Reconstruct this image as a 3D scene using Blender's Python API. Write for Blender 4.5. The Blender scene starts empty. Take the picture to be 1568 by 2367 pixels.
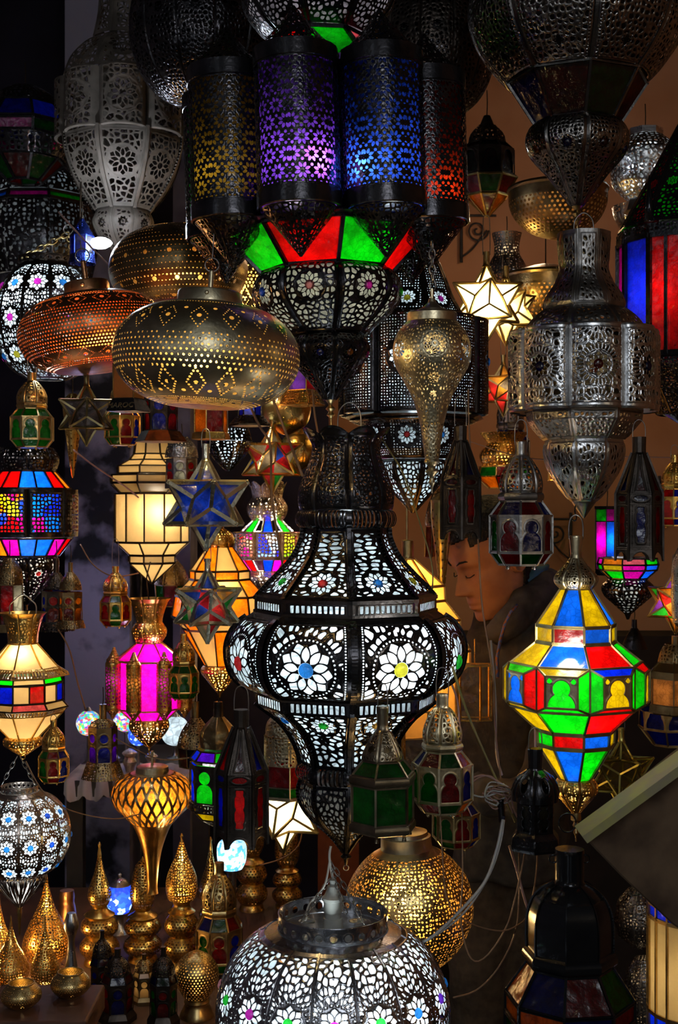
import bpy, math, random
import numpy as np
from mathutils import Vector, Matrix
F=3000.0; CX=784.0; CY=1183.5; CZ=1.6
PI=math.pi
C=bpy.context.scene.collection
R_=random.Random(7)
def P(px,py,d):
    return Vector(((px-CX)*d/F, d, CZ-(py-CY)*d/F))
# ---------------------------------------------------------------- materials
MATS={}
def nt(name):
    m=bpy.data.materials.new(name); m.use_nodes=True
    t=m.node_tree; t.nodes.clear(); o=t.nodes.new('ShaderNodeOutputMaterial')
    return m,t,o
def nd(t,k,**kw):
    n=t.nodes.new(k)
    for a,b in kw.items():
        if a[0]=='i' and a[1:].isdigit(): n.inputs[int(a[1:])].default_value=b
        elif hasattr(n,a): setattr(n,a,b)
        else: n.inputs[a.replace('_',' ')].default_value=b
    return n
def metal(name,col,rough=.3,col2=None,met=1.0,sc=30.,bump=.15):
    if name in MATS: return MATS[name]
    m,t,o=nt(name)
    b=nd(t,'ShaderNodeBsdfPrincipled'); b.inputs['Metallic'].default_value=met
    tc=nd(t,'ShaderNodeTexCoord')
    nz=nd(t,'ShaderNodeTexNoise'); nz.inputs['Scale'].default_value=sc; nz.inputs['Detail'].default_value=6
    t.links.new(tc.outputs['Object'],nz.inputs['Vector'])
    cr=nd(t,'ShaderNodeValToRGB'); c2=col2 or tuple(c*.45 for c in col)
    cr.color_ramp.elements[0].color=(*c2,1); cr.color_ramp.elements[1].color=(*col,1)
    cr.color_ramp.elements[0].position=.32; cr.color_ramp.elements[1].position=.6
    t.links.new(nz.outputs[0],cr.inputs[0]); t.links.new(cr.outputs[0],b.inputs['Base Color'])
    mr=nd(t,'ShaderNodeMapRange'); mr.inputs[3].default_value=min(1,rough+.15); mr.inputs[4].default_value=max(.05,rough-.08)
    t.links.new(nz.outputs[0],mr.inputs[0]); t.links.new(mr.outputs[0],b.inputs['Roughness'])
    n2=nd(t,'ShaderNodeTexNoise'); n2.inputs['Scale'].default_value=sc*7; t.links.new(tc.outputs['Object'],n2.inputs['Vector'])
    bp=nd(t,'ShaderNodeBump'); bp.inputs['Strength'].default_value=bump; bp.inputs['Distance'].default_value=.002
    t.links.new(n2.outputs[0],bp.inputs['Height']); t.links.new(bp.outputs[0],b.inputs['Normal'])
    t.links.new(b.outputs[0],o.inputs[0]); MATS[name]=m; return m
def glass(name,col,tr=.3,tl=None,bump=.6,sc=120.,gl=.05,mott=.45,rough=.25):
    """cast lantern glass: lets light through, scatters some, glossy skin, pressed pattern with its relief shading tinted in"""
    if name in MATS: return MATS[name]
    m,t,o=nt(name); tl=tl or tuple(min(1,c*1.0+.008) for c in col)
    tc=nd(t,'ShaderNodeTexCoord')
    nz=nd(t,'ShaderNodeTexNoise'); nz.inputs['Scale'].default_value=sc*.5; nz.inputs['Detail'].default_value=4
    t.links.new(tc.outputs['Object'],nz.inputs['Vector'])
    vo=nd(t,'ShaderNodeTexVoronoi'); vo.feature='SMOOTH_F1'; vo.inputs['Scale'].default_value=sc*.55
    t.links.new(tc.outputs['Object'],vo.inputs['Vector'])
    ad=nd(t,'ShaderNodeMath',operation='ADD'); t.links.new(nz.outputs[0],ad.inputs[0]); t.links.new(vo.outputs['Distance'],ad.inputs[1])
    bp=nd(t,'ShaderNodeBump'); bp.inputs['Strength'].default_value=bump; bp.inputs['Distance'].default_value=.003
    t.links.new(ad.outputs[0],bp.inputs['Height'])
    mx=nd(t,'ShaderNodeMix',data_type='RGBA'); mx.inputs[6].default_value=(*[c*(1-mott) for c in tl],1); mx.inputs[7].default_value=(*tl,1)
    mr=nd(t,'ShaderNodeMapRange'); mr.inputs[1].default_value=.35; mr.inputs[2].default_value=.65
    ve=nd(t,'ShaderNodeTexVoronoi'); ve.feature='DISTANCE_TO_EDGE'; ve.inputs['Scale'].default_value=sc; t.links.new(tc.outputs['Object'],ve.inputs['Vector'])
    re=nd(t,'ShaderNodeMapRange'); re.inputs[1].default_value=.02; re.inputs[2].default_value=.09; re.inputs[3].default_value=-.4; re.inputs[4].default_value=.12; t.links.new(ve.outputs['Distance'],re.inputs[0])  # darker edge lines painted in for the shading of the relief
    t.links.new(nz.outputs[0],mr.inputs[0]); sm=nd(t,'ShaderNodeMath',operation='ADD'); sm.use_clamp=True; t.links.new(mr.outputs[0],sm.inputs[0]); t.links.new(re.outputs[0],sm.inputs[1]); t.links.new(sm.outputs[0],mx.inputs[0])
    tn=nd(t,'ShaderNodeBsdfTranslucent'); t.links.new(mx.outputs[2],tn.inputs[0]); t.links.new(bp.outputs[0],tn.inputs['Normal'])
    tp=nd(t,'ShaderNodeBsdfTransparent'); tp.inputs[0].default_value=(*col,1)
    m1=nd(t,'ShaderNodeMixShader'); m1.inputs[0].default_value=tr
    t.links.new(tn.outputs[0],m1.inputs[1]); t.links.new(tp.outputs[0],m1.inputs[2])
    gs=nd(t,'ShaderNodeBsdfGlossy'); gs.inputs['Roughness'].default_value=rough; gs.inputs[0].default_value=(1,1,1,1); t.links.new(bp.outputs[0],gs.inputs['Normal'])
    m2=nd(t,'ShaderNodeMixShader'); m2.inputs[0].default_value=gl
    t.links.new(m1.outputs[0],m2.inputs[1]); t.links.new(gs.outputs[0],m2.inputs[2])
    t.links.new(m2.outputs[0],o.inputs[0]); MATS[name]=m; return m
def plain(name,col,rough=.7,col2=None,sc=8.,bump=.2,spec=.3,detail=8,bd=.004,pos=(.38,.62)):
    if name in MATS: return MATS[name]
    m,t,o=nt(name); b=nd(t,'ShaderNodeBsdfPrincipled'); b.inputs['Roughness'].default_value=rough
    b.inputs['Specular IOR Level'].default_value=spec
    tc=nd(t,'ShaderNodeTexCoord'); nz=nd(t,'ShaderNodeTexNoise'); nz.inputs['Scale'].default_value=sc; nz.inputs['Detail'].default_value=detail
    t.links.new(tc.outputs['Object'],nz.inputs['Vector'])
    cr=nd(t,'ShaderNodeValToRGB'); cr.color_ramp.elements[0].color=(*(col2 or tuple(c*.6 for c in col)),1); cr.color_ramp.elements[1].color=(*col,1)
    cr.color_ramp.elements[0].position=pos[0]; cr.color_ramp.elements[1].position=pos[1]
    t.links.new(nz.outputs[0],cr.inputs[0]); t.links.new(cr.outputs[0],b.inputs['Base Color'])
    bp=nd(t,'ShaderNodeBump'); bp.inputs['Strength'].default_value=bump; bp.inputs['Distance'].default_value=bd
    t.links.new(nz.outputs[0],bp.inputs['Height']); t.links.new(bp.outputs[0],b.inputs['Normal'])
    t.links.new(b.outputs[0],o.inputs[0]); MATS[name]=m; return m
def emis(name,col,st):
    if name in MATS: return MATS[name]
    m,t,o=nt(name); e=nd(t,'ShaderNodeEmission'); e.inputs[0].default_value=(*col,1); e.inputs[1].default_value=st
    t.links.new(e.outputs[0],o.inputs[0]); MATS[name]=m; return m
def mosaic(name,cols,sc=60.,tr=.15):
    """glass chips in random colours, translucent"""
    if name in MATS: return MATS[name]
    m,t,o=nt(name); tc=nd(t,'ShaderNodeTexCoord')
    v=nd(t,'ShaderNodeTexVoronoi'); v.inputs['Scale'].default_value=sc; t.links.new(tc.outputs['Object'],v.inputs['Vector'])
    sp=nd(t,'ShaderNodeSeparateColor'); t.links.new(v.outputs['Color'],sp.inputs[0])
    cr=nd(t,'ShaderNodeValToRGB'); cr.color_ramp.interpolation='CONSTANT'
    for i,c in enumerate(cols):
        e=cr.color_ramp.elements[i] if i<2 else cr.color_ramp.elements.new(i/len(cols))
        e.position=i/len(cols); e.color=(*c,1)
    t.links.new(sp.outputs[0],cr.inputs[0])
    tn=nd(t,'ShaderNodeBsdfTranslucent'); tp=nd(t,'ShaderNodeBsdfTransparent')
    t.links.new(cr.outputs[0],tn.inputs[0]); t.links.new(cr.outputs[0],tp.inputs[0])
    m1=nd(t,'ShaderNodeMixShader'); m1.inputs[0].default_value=tr
    t.links.new(tn.outputs[0],m1.inputs[1]); t.links.new(tp.outputs[0],m1.inputs[2])
    gs=nd(t,'ShaderNodeBsdfGlossy'); gs.inputs['Roughness'].default_value=.15
    m2=nd(t,'ShaderNodeMixShader'); m2.inputs[0].default_value=.06
    t.links.new(m1.outputs[0],m2.inputs[1]); t.links.new(gs.outputs[0],m2.inputs[2]); t.links.new(m2.outputs[0],o.inputs[0])
    MATS[name]=m; return m
IRON=metal('black_iron',(.06,.056,.06),.22,(.02,.02,.022),.9)
IRON2=metal('aged_iron',(.07,.055,.045),.38,(.02,.017,.015),.9)
SILV=metal('tin_silver',(.55,.55,.55),.26,(.3,.29,.28))
SILV2=metal('dull_silver',(.34,.32,.3),.33,(.14,.13,.12))
BRASS=metal('aged_brass',(.62,.46,.2),.3,(.32,.22,.09))
PEWT=metal('brushed_bronze',(.66,.56,.36),.34,(.36,.3,.18))
GOLD=metal('bright_gold',(.85,.55,.16),.26,(.5,.28,.06))
COPP=metal('copper',(.62,.3,.14),.32,(.35,.15,.06))
BRNZ=metal('dark_bronze',(.3,.21,.1),.34,(.13,.09,.04))
LEAD=metal('brass_leading',(.45,.36,.16),.35,(.22,.16,.07))
LEADK=metal('dark_leading',(.06,.045,.03),.4,(.03,.02,.015))
BEIGE=plain('chalky_paint',(.13,.108,.088),.6,(.07,.058,.046),sc=25,bump=.1,spec=.3)
G=dict(
 red=glass('red_glass',(.62,.02,.02),tl=(.8,.03,.03)), green=glass('green_glass',(.02,.55,.05),tl=(.03,.72,.05)),
 blue=glass('blue_glass',(.02,.1,.8),tl=(.02,.14,.9)), sky=glass('azure_glass',(.03,.3,.85),tl=(.04,.32,.9)),
 yellow=glass('yellow_glass',(.7,.55,.03),tl=(.75,.6,.03)), amber=glass('amber_glass',(.75,.3,.03),tl=(.85,.4,.05)),
 purple=glass('purple_glass',(.22,.03,.7),tl=(.28,.05,.85)), pink=glass('magenta_glass',(.75,.02,.45),tl=(.85,.03,.55)),
 rose=glass('rose_glass',(.7,.2,.22),tl=(.8,.3,.32)),
 white=glass('frosted_glass',(.75,.82,.85),tr=.12,tl=(.82,.9,.92),mott=.62,bump=.3,sc=48),  # mottling painted in for reflections and clutter seen through the glass
 cream=glass('cream_glass',(.9,.75,.5),tr=.04,tl=(.95,.78,.5),mott=.05,bump=.05,rough=.3),
 clear=glass('clear_glass',(.92,.9,.85),tr=.86,tl=(.8,.78,.7),bump=.2,gl=.1),
 smoke=glass('smoked_glass',(.5,.45,.4),tr=.5,tl=(.4,.36,.3)),
 dkred=glass('deep_red_glass',(.3,.01,.015),tl=(.4,.01,.02)), dkblue=glass('deep_blue_glass',(.01,.03,.35),tl=(.01,.05,.5)),
 dkgreen=glass('deep_green_glass',(.01,.2,.03),tl=(.01,.3,.04)))
# ---------------------------------------------------------------- patterns  f>0 metal, f<0 hole; units = photo pixels at the axis
def hsh(i,j,k): 
    v=np.sin(i*127.1+j*311.7+k*74.7)*43758.5453; return v-np.floor(v)
def vor(X,Y,s,seed=1,sx=1.,sy=1.,jit=.85):
    gx=X/(s*sx); gy=Y/(s*sy); ix=np.floor(gx); iy=np.floor(gy)
    f1=np.full(X.shape,9.); f2=np.full(X.shape,9.)
    for a in (-1,0,1):
        for b in (-1,0,1):
            cx=ix+a+.5+(hsh(ix+a,iy+b,seed)-.5)*jit; cy=iy+b+.5+(hsh(ix+a,iy+b,seed+9)-.5)*jit
            d=np.hypot(gx-cx,gy-cy); n2=np.minimum(f2,np.maximum(f1,d)); f1=np.minimum(f1,d); f2=n2
    return (f2-f1)*.5*s
def web(s=10,w=1.5,seed=1,sx=1.,sy=1.):
    return lambda X,Y,W,L: w-vor(X,Y,s,seed,sx,sy)
def ros(X,Y,cx,cy,R,n=8,jr=.2,op=.66,op2=.8):
    x=X-cx; y=Y-cy; r=np.hypot(x,y)+1e-6; th=np.arctan2(x,y)
    a=(np.abs(((th*n/(2*PI))%1)-.5))*2*PI*r/n; a2=np.abs((((th*n/(2*PI)+.5)%1)-.5))*2*PI*r/n
    f=r-jr*R
    rc=.5*R; hw=(PI*rc/n)*op*(1-((r-rc)/(.24*R))**2); f=np.minimum(f,a-hw)
    h2=np.minimum((PI*r/n)*op2*((r-.52*R)/(.3*R)),(.9*R-r)*1.2); f=np.minimum(f,a2-h2)
    return f,r
def border(f,X,Y,W,L,bx,by=None):
    by=bx if by is None else by
    return np.maximum.reduce([f,bx-(W-np.abs(X)),by-Y+0*X,by-(L-Y)+0*X])
def panel(c=.5,R=40,n=8,s=13,w=1.8,bx=8,by=8,seed=1,sx=1.,sy=1.,jr=.2,ring=3):
    def f(X,Y,W,L):
        cy=c*L if c<=1 else c
        v=w-vor(X+3,Y,s,seed,sx,sy)
        if R>0:
            g,r=ros(X,Y,0,cy,R,n,jr); v=np.where(r<R,g,np.maximum(v,ring-np.abs(r-R-1)))
        return border(v,X,Y,W,L,bx,by)
    return f
def slots(p=9,w=.45,bx=6,by=5):
    def f(X,Y,W,L):
        a=np.abs(((X/p)%1)-.5)*p; tri=(Y/L-.5)*p*.3*np.sign(((X/p)//1)%2-.5)
        return border(p*w*.5-(p*.5-a)*1.0+tri*.3,X,Y,W,L,bx,by)
    return f
def daisy(S=30,n=8,bx=0,by=6,x=.9):
    def f(X,Y,W,L):
        def one(X,Y):
            r=np.hypot(X,Y)+1e-6; th=np.arctan2(Y,X)
            a=np.abs(((th*n/(2*PI))%1)-.5)*2*PI*r/n
            rc=.29*S; return a-(PI*rc/n)*.72*(1-((r-rc)/(.16*S))**2), r
        h=S*.866; j=np.round(Y/h); o=(j%2)*.5; i=np.round(X/S-o)
        g,r=one(X-(i+o)*S,Y-j*h)
        # small holes between three daisies
        j2=np.floor(Y/h); 
        g2=np.full(X.shape,99.)
        for jj in (0,1):
            J=j2+jj; oo=(J%2)*.5
            for q in (-1,1):
                I=np.round(X/S-oo-.5)+.5+oo
                g2=np.minimum(g2,np.hypot(X-I*S,Y-(J*h+q*S*.29))-S*.085)
        return border(np.minimum(g,g2),X,Y,W,L,bx,by)
    return f
def circles(cs,bx=0,by=0):
    """holes at (u -1..1, v 0..1, radius px)"""
    def f(X,Y,W,L):
        U=X/np.maximum(W,1); g=np.full(X.shape,99.)
        for (u,v,r) in cs: g=np.minimum(g,np.hypot((U-u)*W,Y-v*L)-r)
        return border(g,X,Y,W,L,bx,by)
    return f
def keyhole(c=.31,rw=.56,bx=5,by=4,beads=True):
    """round head over a wide arch, with a row of beads"""
    def f(X,Y,W,L):
        rr=rw*W; y1=L*c; y2=L*.72
        a=np.hypot(X,Y-y1)-rr
        b=np.maximum(np.hypot(X,(Y-y2)*.9)-rr*1.42,y2-rr*1.4-Y)
        b=np.where(Y>y2,np.abs(X)-rr*1.42,b)
        g=np.minimum(a,b)
        return border(g,X,Y,W,L,bx,by)
    return f
def arch(bx=6,by=6,waist=.12):
    def f(X,Y,W,L):
        t=(Y/L-.5)*2; h=(W-bx)*.62*(1-np.abs(t)**6)*(1-waist*2.2*np.cos(t*PI*1.6)**8)
        return border((np.abs(X)-h)*.8,X,Y,W,L,bx,by)
    return f
def oval(rx=.55,ry=.3,bx=3):
    return lambda X,Y,W,L: border((np.hypot(X/(rx*W),(Y-L/2)/(ry*L))-1)*ry*L,X,Y,W,L,bx)
def tri(bx=6,by=6):
    return lambda X,Y,W,L: border((np.abs(X)-(W-bx)*.62*np.clip((Y-by*2)/(L-by*2),0,1))+0*Y,X,Y,W,L,bx,by)
# ---------------------------------------------------------------- mesh tools
def mk(name,v,f,mat,par=None,smooth=False,loc=None,ang=None):
    me=bpy.data.meshes.new(name)
    if isinstance(v,np.ndarray): v=v.tolist()
    me.from_pydata(v,[],f if not isinstance(f,np.ndarray) else f.tolist()); me.update()
    ms=mat if isinstance(mat,(list,tuple)) else [mat]
    for m in ms: me.materials.append(m)
    if smooth: me.polygons.foreach_set('use_smooth',[True]*len(me.polygons))
    if ang is not None: me.set_sharp_from_angle(angle=math.radians(ang))
    o=bpy.data.objects.new(name,me); C.objects.link(o)
    if par: o.parent=par
    if loc is not None: o.location=loc
    return o
def catm(pts,step,smooth=True):
    pts=[tuple(map(float,p)) for p in pts]; out=[]
    for i in range(len(pts)-1):
        p0=pts[max(i-1,0)]; p1=pts[i]; p2=pts[i+1]; p3=pts[min(i+2,len(pts)-1)]
        n=max(1,int(math.ceil(math.dist(p1,p2)/step)))
        for k in range(n):
            t=k/n
            if smooth: out.append(tuple(.5*((2*b)+(-a+c)*t+(2*a-5*b+4*c-d)*t*t+(-a+3*b-3*c+d)*t**3) for a,b,c,d in zip(p0,p1,p2,p3)))
            else: out.append(tuple(a+(b-a)*t for a,b in zip(p1,p2)))
    out.append(pts[-1]); return out
def march(Pt,f):
    ny,nx,_=Pt.shape; V=Pt.reshape(-1,3); fv=f.reshape(-1); N=len(fv)
    id_=np.arange(N).reshape(ny,nx); a=id_[:-1,:-1]; b=id_[:-1,1:]; c=id_[1:,1:]; d=id_[1:,:-1]
    alt=((np.arange(ny-1)[:,None]+np.arange(nx-1)[None])%2).astype(bool)
    A,B,Cc,D=[q.reshape(-1) for q in (a,b,c,d)]; al=alt.reshape(-1)
    ins=fv>0; full=ins[A]&ins[B]&ins[Cc]&ins[D]
    quads=np.stack([A,B,Cc,D],1)[full]
    m=~full&(ins[A]|ins[B]|ins[Cc]|ins[D]); A,B,Cc,D,al=A[m],B[m],Cc[m],D[m],al[m]
    T=np.concatenate([np.stack([A,B,Cc],1)[al],np.stack([A,Cc,D],1)[al],np.stack([A,B,D],1)[~al],np.stack([B,Cc,D],1)[~al]])
    s=ins[T]; cnt=s.sum(1); polys=quads.tolist(); polys+=T[cnt==3].tolist()
    keys=[];recs=[]
    def roll(Tt,k): return np.take_along_axis(Tt,(np.arange(3)[None]+k[:,None])%3,1)
    T1=T[cnt==1]; T1=roll(T1,ins[T1].argmax(1)); T2=T[cnt==2]; T2=roll(T2,(~ins[T2]).argmax(1))
    def key(p,q): return np.minimum(p,q).astype(np.int64)*N+np.maximum(p,q)
    k1=key(T1[:,0],T1[:,1]);k2=key(T1[:,0],T1[:,2]);k3=key(T2[:,0],T2[:,1]);k4=key(T2[:,0],T2[:,2])
    allk,inv=np.unique(np.concatenate([k1,k2,k3,k4]),return_inverse=True)
    p=allk//N;q=allk%N; t=np.clip(fv[p]/(fv[p]-fv[q]+1e-12),.03,.97)[:,None]; NV=V[p]*(1-t)+V[q]*t
    inv=inv+N; n1=len(k1);n3=len(k3); e1=inv[:n1];e2=inv[n1:2*n1];e3=inv[2*n1:2*n1+n3];e4=inv[2*n1+n3:]
    polys+=np.stack([T1[:,0],e1,e2],1).tolist(); polys+=np.stack([e3,T2[:,1],T2[:,2],e4],1).tolist()
    AV=np.concatenate([V,NV]); used=np.zeros(len(AV),bool)
    flat=np.array([i for pl in polys for i in pl]) if polys else np.array([],int); used[flat]=True
    mp=np.cumsum(used)-1; return AV[used],[[int(mp[i]) for i in pl] for pl in polys]
def box_bar(vs,fs,a,b,w,h=None,up=None):
    a=Vector(a);b=Vector(b);d=(b-a)
    if d.length<1e-7: return
    d.normalize(); up=Vector(up) if up is not None else Vector((0,0,1))
    if abs(d.dot(up))>.95: up=Vector((0,1,0))
    x=d.cross(up).normalized(); y=x.cross(d); h=h or w; n=len(vs)
    for p in (a-d*w*.3,b+d*w*.3):
        for (i,j) in ((-1,-1),(1,-1),(1,1),(-1,1)): vs.append(p+x*w*.5*i+y*h*.5*j)
    fs+=[(n,n+1,n+2,n+3)[::-1],(n+4,n+5,n+6,n+7),(n,n+1,n+5,n+4),(n+1,n+2,n+6,n+5),(n+2,n+3,n+7,n+6),(n+3,n,n+4,n+7)]
def tube_geo(pts,r,vs,fs,seg=6):
    pts=[Vector(p) for p in pts]; n0=len(vs); up=Vector((.3,.2,1)).normalized()
    for i,p in enumerate(pts):
        d=(pts[min(i+1,len(pts)-1)]-pts[max(i-1,0)]).normalized()
        x=d.cross(up)
        if x.length<.05: x=d.cross(Vector((1,0,0)))
        x.normalize(); y=d.cross(x); rr=r[i] if isinstance(r,(list,tuple)) else r
        for k in range(seg): a=2*PI*k/seg; vs.append(p+(x*math.cos(a)+y*math.sin(a))*rr)
    for i in range(len(pts)-1):
        for k in range(seg):
            a=n0+i*seg+k;b=n0+i*seg+(k+1)%seg; fs.append((a,b,b+seg,a+seg))
    fs.append(tuple(range(n0,n0+seg))[::-1]); e=n0+(len(pts)-1)*seg; fs.append(tuple(range(e,e+seg)))
def tag(o,label,cat,group=None,kind=None):
    if label: o['label']=label
    if cat: o['category']=cat
    if group: o['group']=group
    if kind: o['kind']=kind
    return o
def cable(name,label,cat,pts,r=2,mat=None,d=None,group=None,seg=6,step=14):
    """pts (px,py,depth)"""
    pp=catm([(a,b,c*300) for a,b,c in pts],step)
    W=[P(a,b,c/300) for a,b,c in pp]; o0=W[0].copy(); s=pts[0][2]/F
    vs=[];fs=[]; tube_geo([w-o0 for w in W],r*s,vs,fs,seg)
    o=mk(name,[tuple(v) for v in vs],fs,mat,None,True,o0); tag(o,label,cat,group or 'lamp cords and wires'); return o
LIGHTS=[]
class T:
    def __init__(s,name,label,cat,px,d,yb,rot=0,tilt=0,group=None,fwd=0):
        s.px,s.d,s.yb,s.s=px,d,yb,d/F; s.rot=math.radians(rot); s.par=None
        o=bpy.data.objects.new(name,None); C.objects.link(o); o.empty_display_size=.02
        o.location=P(px,yb,d); o.rotation_euler=(math.radians(fwd),math.radians(tilt),0)
        tag(o,label,cat,group); s.root=o; s.o=o
    def sub(s,obj,rot=0):
        q=object.__new__(T); q.__dict__.update(s.__dict__); q.o=obj; q.rot=math.radians(rot); return q
    def pt(s,th,r,y): 
        th=th+s.rot; return Vector((r*math.sin(th)*s.s,-r*math.cos(th)*s.s,(s.yb-y)*s.s))
    def surf(s,prof,n,b=0,cell=3,smooth=True,rnd=False,off=0):
        yr=np.array(catm(prof,cell,smooth)); y=yr[:,0]; r=np.maximum(yr[:,1],.3)
        v=np.concatenate([[0],np.cumsum(np.hypot(np.diff(y),np.diff(r)))]); return y,r,v
    def _grid(s,prof,n,pat,b,rnd,cell,emb,smooth,th0,nu=None):
        y,r,v=s.surf(prof,n,b,cell,smooth); L=v[-1]
        w=r*PI/n if rnd else r*math.sin(PI/n); nu=nu or max(4,int(math.ceil(2*w.max()/cell)))
        u=np.linspace(-1,1,nu+1)[None]; U=np.repeat(u,len(y),0); W=np.repeat(w[:,None],nu+1,1); X=U*W; Y=np.repeat(v[:,None],nu+1,1)
        Rr=np.repeat(r[:,None],nu+1,1)
        if rnd: xx=Rr*np.sin(U*PI/n); dd=Rr*np.cos(U*PI/n)
        else: xx=X; dd=Rr*math.cos(PI/n)+b*W*np.sqrt(np.maximum(0,1-U*U))
        f=pat(X,Y,W,L) if pat else np.ones_like(X)
        ty=np.gradient(y);tr=np.gradient(r); l=np.hypot(ty,tr)+1e-9; nr=(ty/l)[:,None]; ny=(-tr/l)[:,None]
        sg=1.0
        e=emb*np.exp(-((f-1.9)/1.7)**2)*sg if emb else 0*f
        if rnd: xx=xx+e*nr*np.sin(U*PI/n); dd=dd+e*nr*np.cos(U*PI/n)
        else:
            bx=b*U/np.sqrt(1+(b*U)**2); xx=xx+e*nr*bx; dd=dd+e*nr*np.sqrt(1-bx*bx)
        yy=Y*0+y[:,None]+e*ny
        c,sn=math.cos(th0),math.sin(th0)
        # theta rotation: (x, -d) about z
        px=xx*c+dd*sn; py=-(dd*c-xx*sn)
        return np.stack([px*s.s,py*s.s,(s.yb-yy)*s.s],2),f
    def pierce(s,nm,prof,n,pat,mat,b=0,rnd=False,cell=3,emb=.8,split=False,off=0,smooth=True,th=0,lab=None,ks=None):
        G_,f=s._grid(prof,n,pat,b,rnd,cell,emb,smooth,0)
        v,fc=march(G_,f)
        if not len(v): return None
        if split or ks is not None:
            base=None
            for k in (ks if ks is not None else range(n)):
                if base is None: base=mk(nm,v,fc,mat,s.o,True,None,50); o=base
                else: o=base.copy(); C.objects.link(o)
                o.rotation_euler=(0,0,s.rot+(k+off)*2*PI/n)
                if lab: o['label']=lab
            return base
        vs=[];fs=[];m=len(v)
        for k in range(n):
            a=s.rot+(k+off)*2*PI/n; c,sn=math.cos(a),math.sin(a)
            q=v.copy(); q[:,0]=v[:,0]*c-v[:,1]*sn; q[:,1]=v[:,0]*sn+v[:,1]*c
            vs.append(q); fs+= [[i+k*m for i in p] for p in fc]
        return mk(nm,np.concatenate(vs),fs,mat,s.o,True,None,50)
    def skin(s,nm,prof,n,mat,b=0,inset=0,off=0,smooth=True,rnd=False,cell=12,nu=None):
        prof=[(y,max(.5,r-inset)) for y,r in prof]
        return s.pierce(nm,prof,n,None,mat,b,rnd,cell,0,False,off,smooth)
    def lathe(s,nm,prof,mat,n=28,flat=False,smooth=True,off=.5,step=6,lab=None,caps=False):
        yr=catm(prof,step,smooth) if step else prof; vs=[];fs=[]
        for (y,r) in yr:
            for k in range(n): vs.append(tuple(s.pt((k+off)*2*PI/n,max(r,.2),y)))
        for j in range(len(yr)-1):
            for k in range(n):
                a=j*n+k;b=j*n+(k+1)%n; fs.append((a+n,b+n,b,a))
        fs.append(tuple(range(n))); e=(len(yr)-1)*n
        fs.append(tuple(range(e,e+n))[::-1])
        if not caps: fs=fs[:-2] if min(yr[0][1],yr[-1][1])>3 and caps is None else fs
        o=mk(nm,vs,fs,mat,s.o,not flat,None,35 if not flat else None)
        if lab:o['label']=lab
        return o
    def bars(s,nm,segs,w,mat,h=None):
        vs=[];fs=[]
        for a,b in segs:
            mid=(Vector(a)+Vector(b))*.5; up=Vector((mid.x,mid.y,0)); up=up.normalized() if up.length>1e-6 else Vector((0,-1,0))
            box_bar(vs,fs,a,b,w*s.s,(h or w)*s.s,up)
        return mk(nm,[tuple(v) for v in vs],fs,mat,s.o)
    def ribs(s,nm,prof,n,w,mat,off=.5,smooth=True,step=8,out=0,h=None):
        """n equal ribs, each a part of its own (shared mesh, turned about the axis)"""
        yr=catm(prof,step,smooth); r0=s.rot; s.rot=0; q=[s.pt(0,r+out,y) for y,r in yr]; base=s.bars(nm,list(zip(q[:-1],q[1:])),w,mat,h); s.rot=r0
        for k in range(n):
            o=base if k==0 else base.copy()
            if k: C.objects.link(o)
            o.rotation_euler=(0,0,s.rot+(k+off)*2*PI/n)
        return base
    def panes(s,y0,r0,y1,r1,n,cols,lead,lw=4,off=0,split=True,inset=1.5,nm='glass_pane',rings=True,ribs=True,frame=True):
        """a row of n flat panes, each its own part; lead bars between"""
        for k in range(n):
            col=cols[k%len(cols)]
            if col is None: continue
            a0=(k+off-.5)*2*PI/n; a1=(k+off+.5)*2*PI/n; q=[]
            for rr in (0,2.2):
                for (th,r,y) in ((a0,r0,y0),(a1,r0,y0),(a1,r1,y1),(a0,r1,y1)): q.append(tuple(s.pt(th,max(r-inset-rr,.5),y)))
            o=mk(nm,q,[(3,2,1,0),(4,5,6,7),(0,1,5,4),(1,2,6,5),(2,3,7,6),(3,0,4,7)],col,s.o)
        if frame:
            segs=[]
            for k in range(n):
                a=(k+off+.5)*2*PI/n;b=(k+off-.5)*2*PI/n
                segs+=[(s.pt(a,r0,y0),s.pt(a,r1,y1))]
                if rings: segs+=[(s.pt(a,r0,y0),s.pt(b,r0,y0)),(s.pt(a,r1,y1),s.pt(b,r1,y1))]
            s.bars('leading',segs,lw,lead)
    def jewel(s,prof,n,k,v,r,mat,b=0,off=0,smooth=True,rnd=False,nm='glass_jewel',u=0,out=1):
        y,rr,vv=s.surf(prof,n,b,3,smooth); i=int(np.argmin(np.abs(vv-(v*vv[-1] if v<=1 else v))))
        w=rr[i]*math.sin(PI/n); dd=rr[i]*(1 if rnd else math.cos(PI/n))+(b*w*math.sqrt(1-u*u) if not rnd else 0)
        j=min(i+1,len(y)-1); jj=max(i-1,0); ty=y[j]-y[jj]; tr=rr[j]-rr[jj]; l=math.hypot(ty,tr)+1e-9
        ph=u*PI/n if rnd else math.atan2(u*w,dd); dist=dd if rnd else math.hypot(u*w,dd)
        th=(k+off)*2*PI/n+ph
        nrm=Vector((math.sin(th+s.rot)*ty/l,-math.cos(th+s.rot)*ty/l,tr/l)); c=s.pt(th,dist+out,y[i])
        q=nrm.to_track_quat('Z','Y').to_matrix(); vs=[];fs=[]; S=12
        for a,z in ((1,-.12),(.85,.18),(.45,.38)):
            for m in range(S): t=2*PI*m/S; vs.append(tuple(c+q@Vector((math.cos(t)*a*r*s.s,math.sin(t)*a*r*s.s,z*r*s.s))))
        for a in (0,1):
            for m in range(S): fs.append((a*S+m,a*S+(m+1)%S,a*S+S+(m+1)%S,a*S+S+m))
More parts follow.
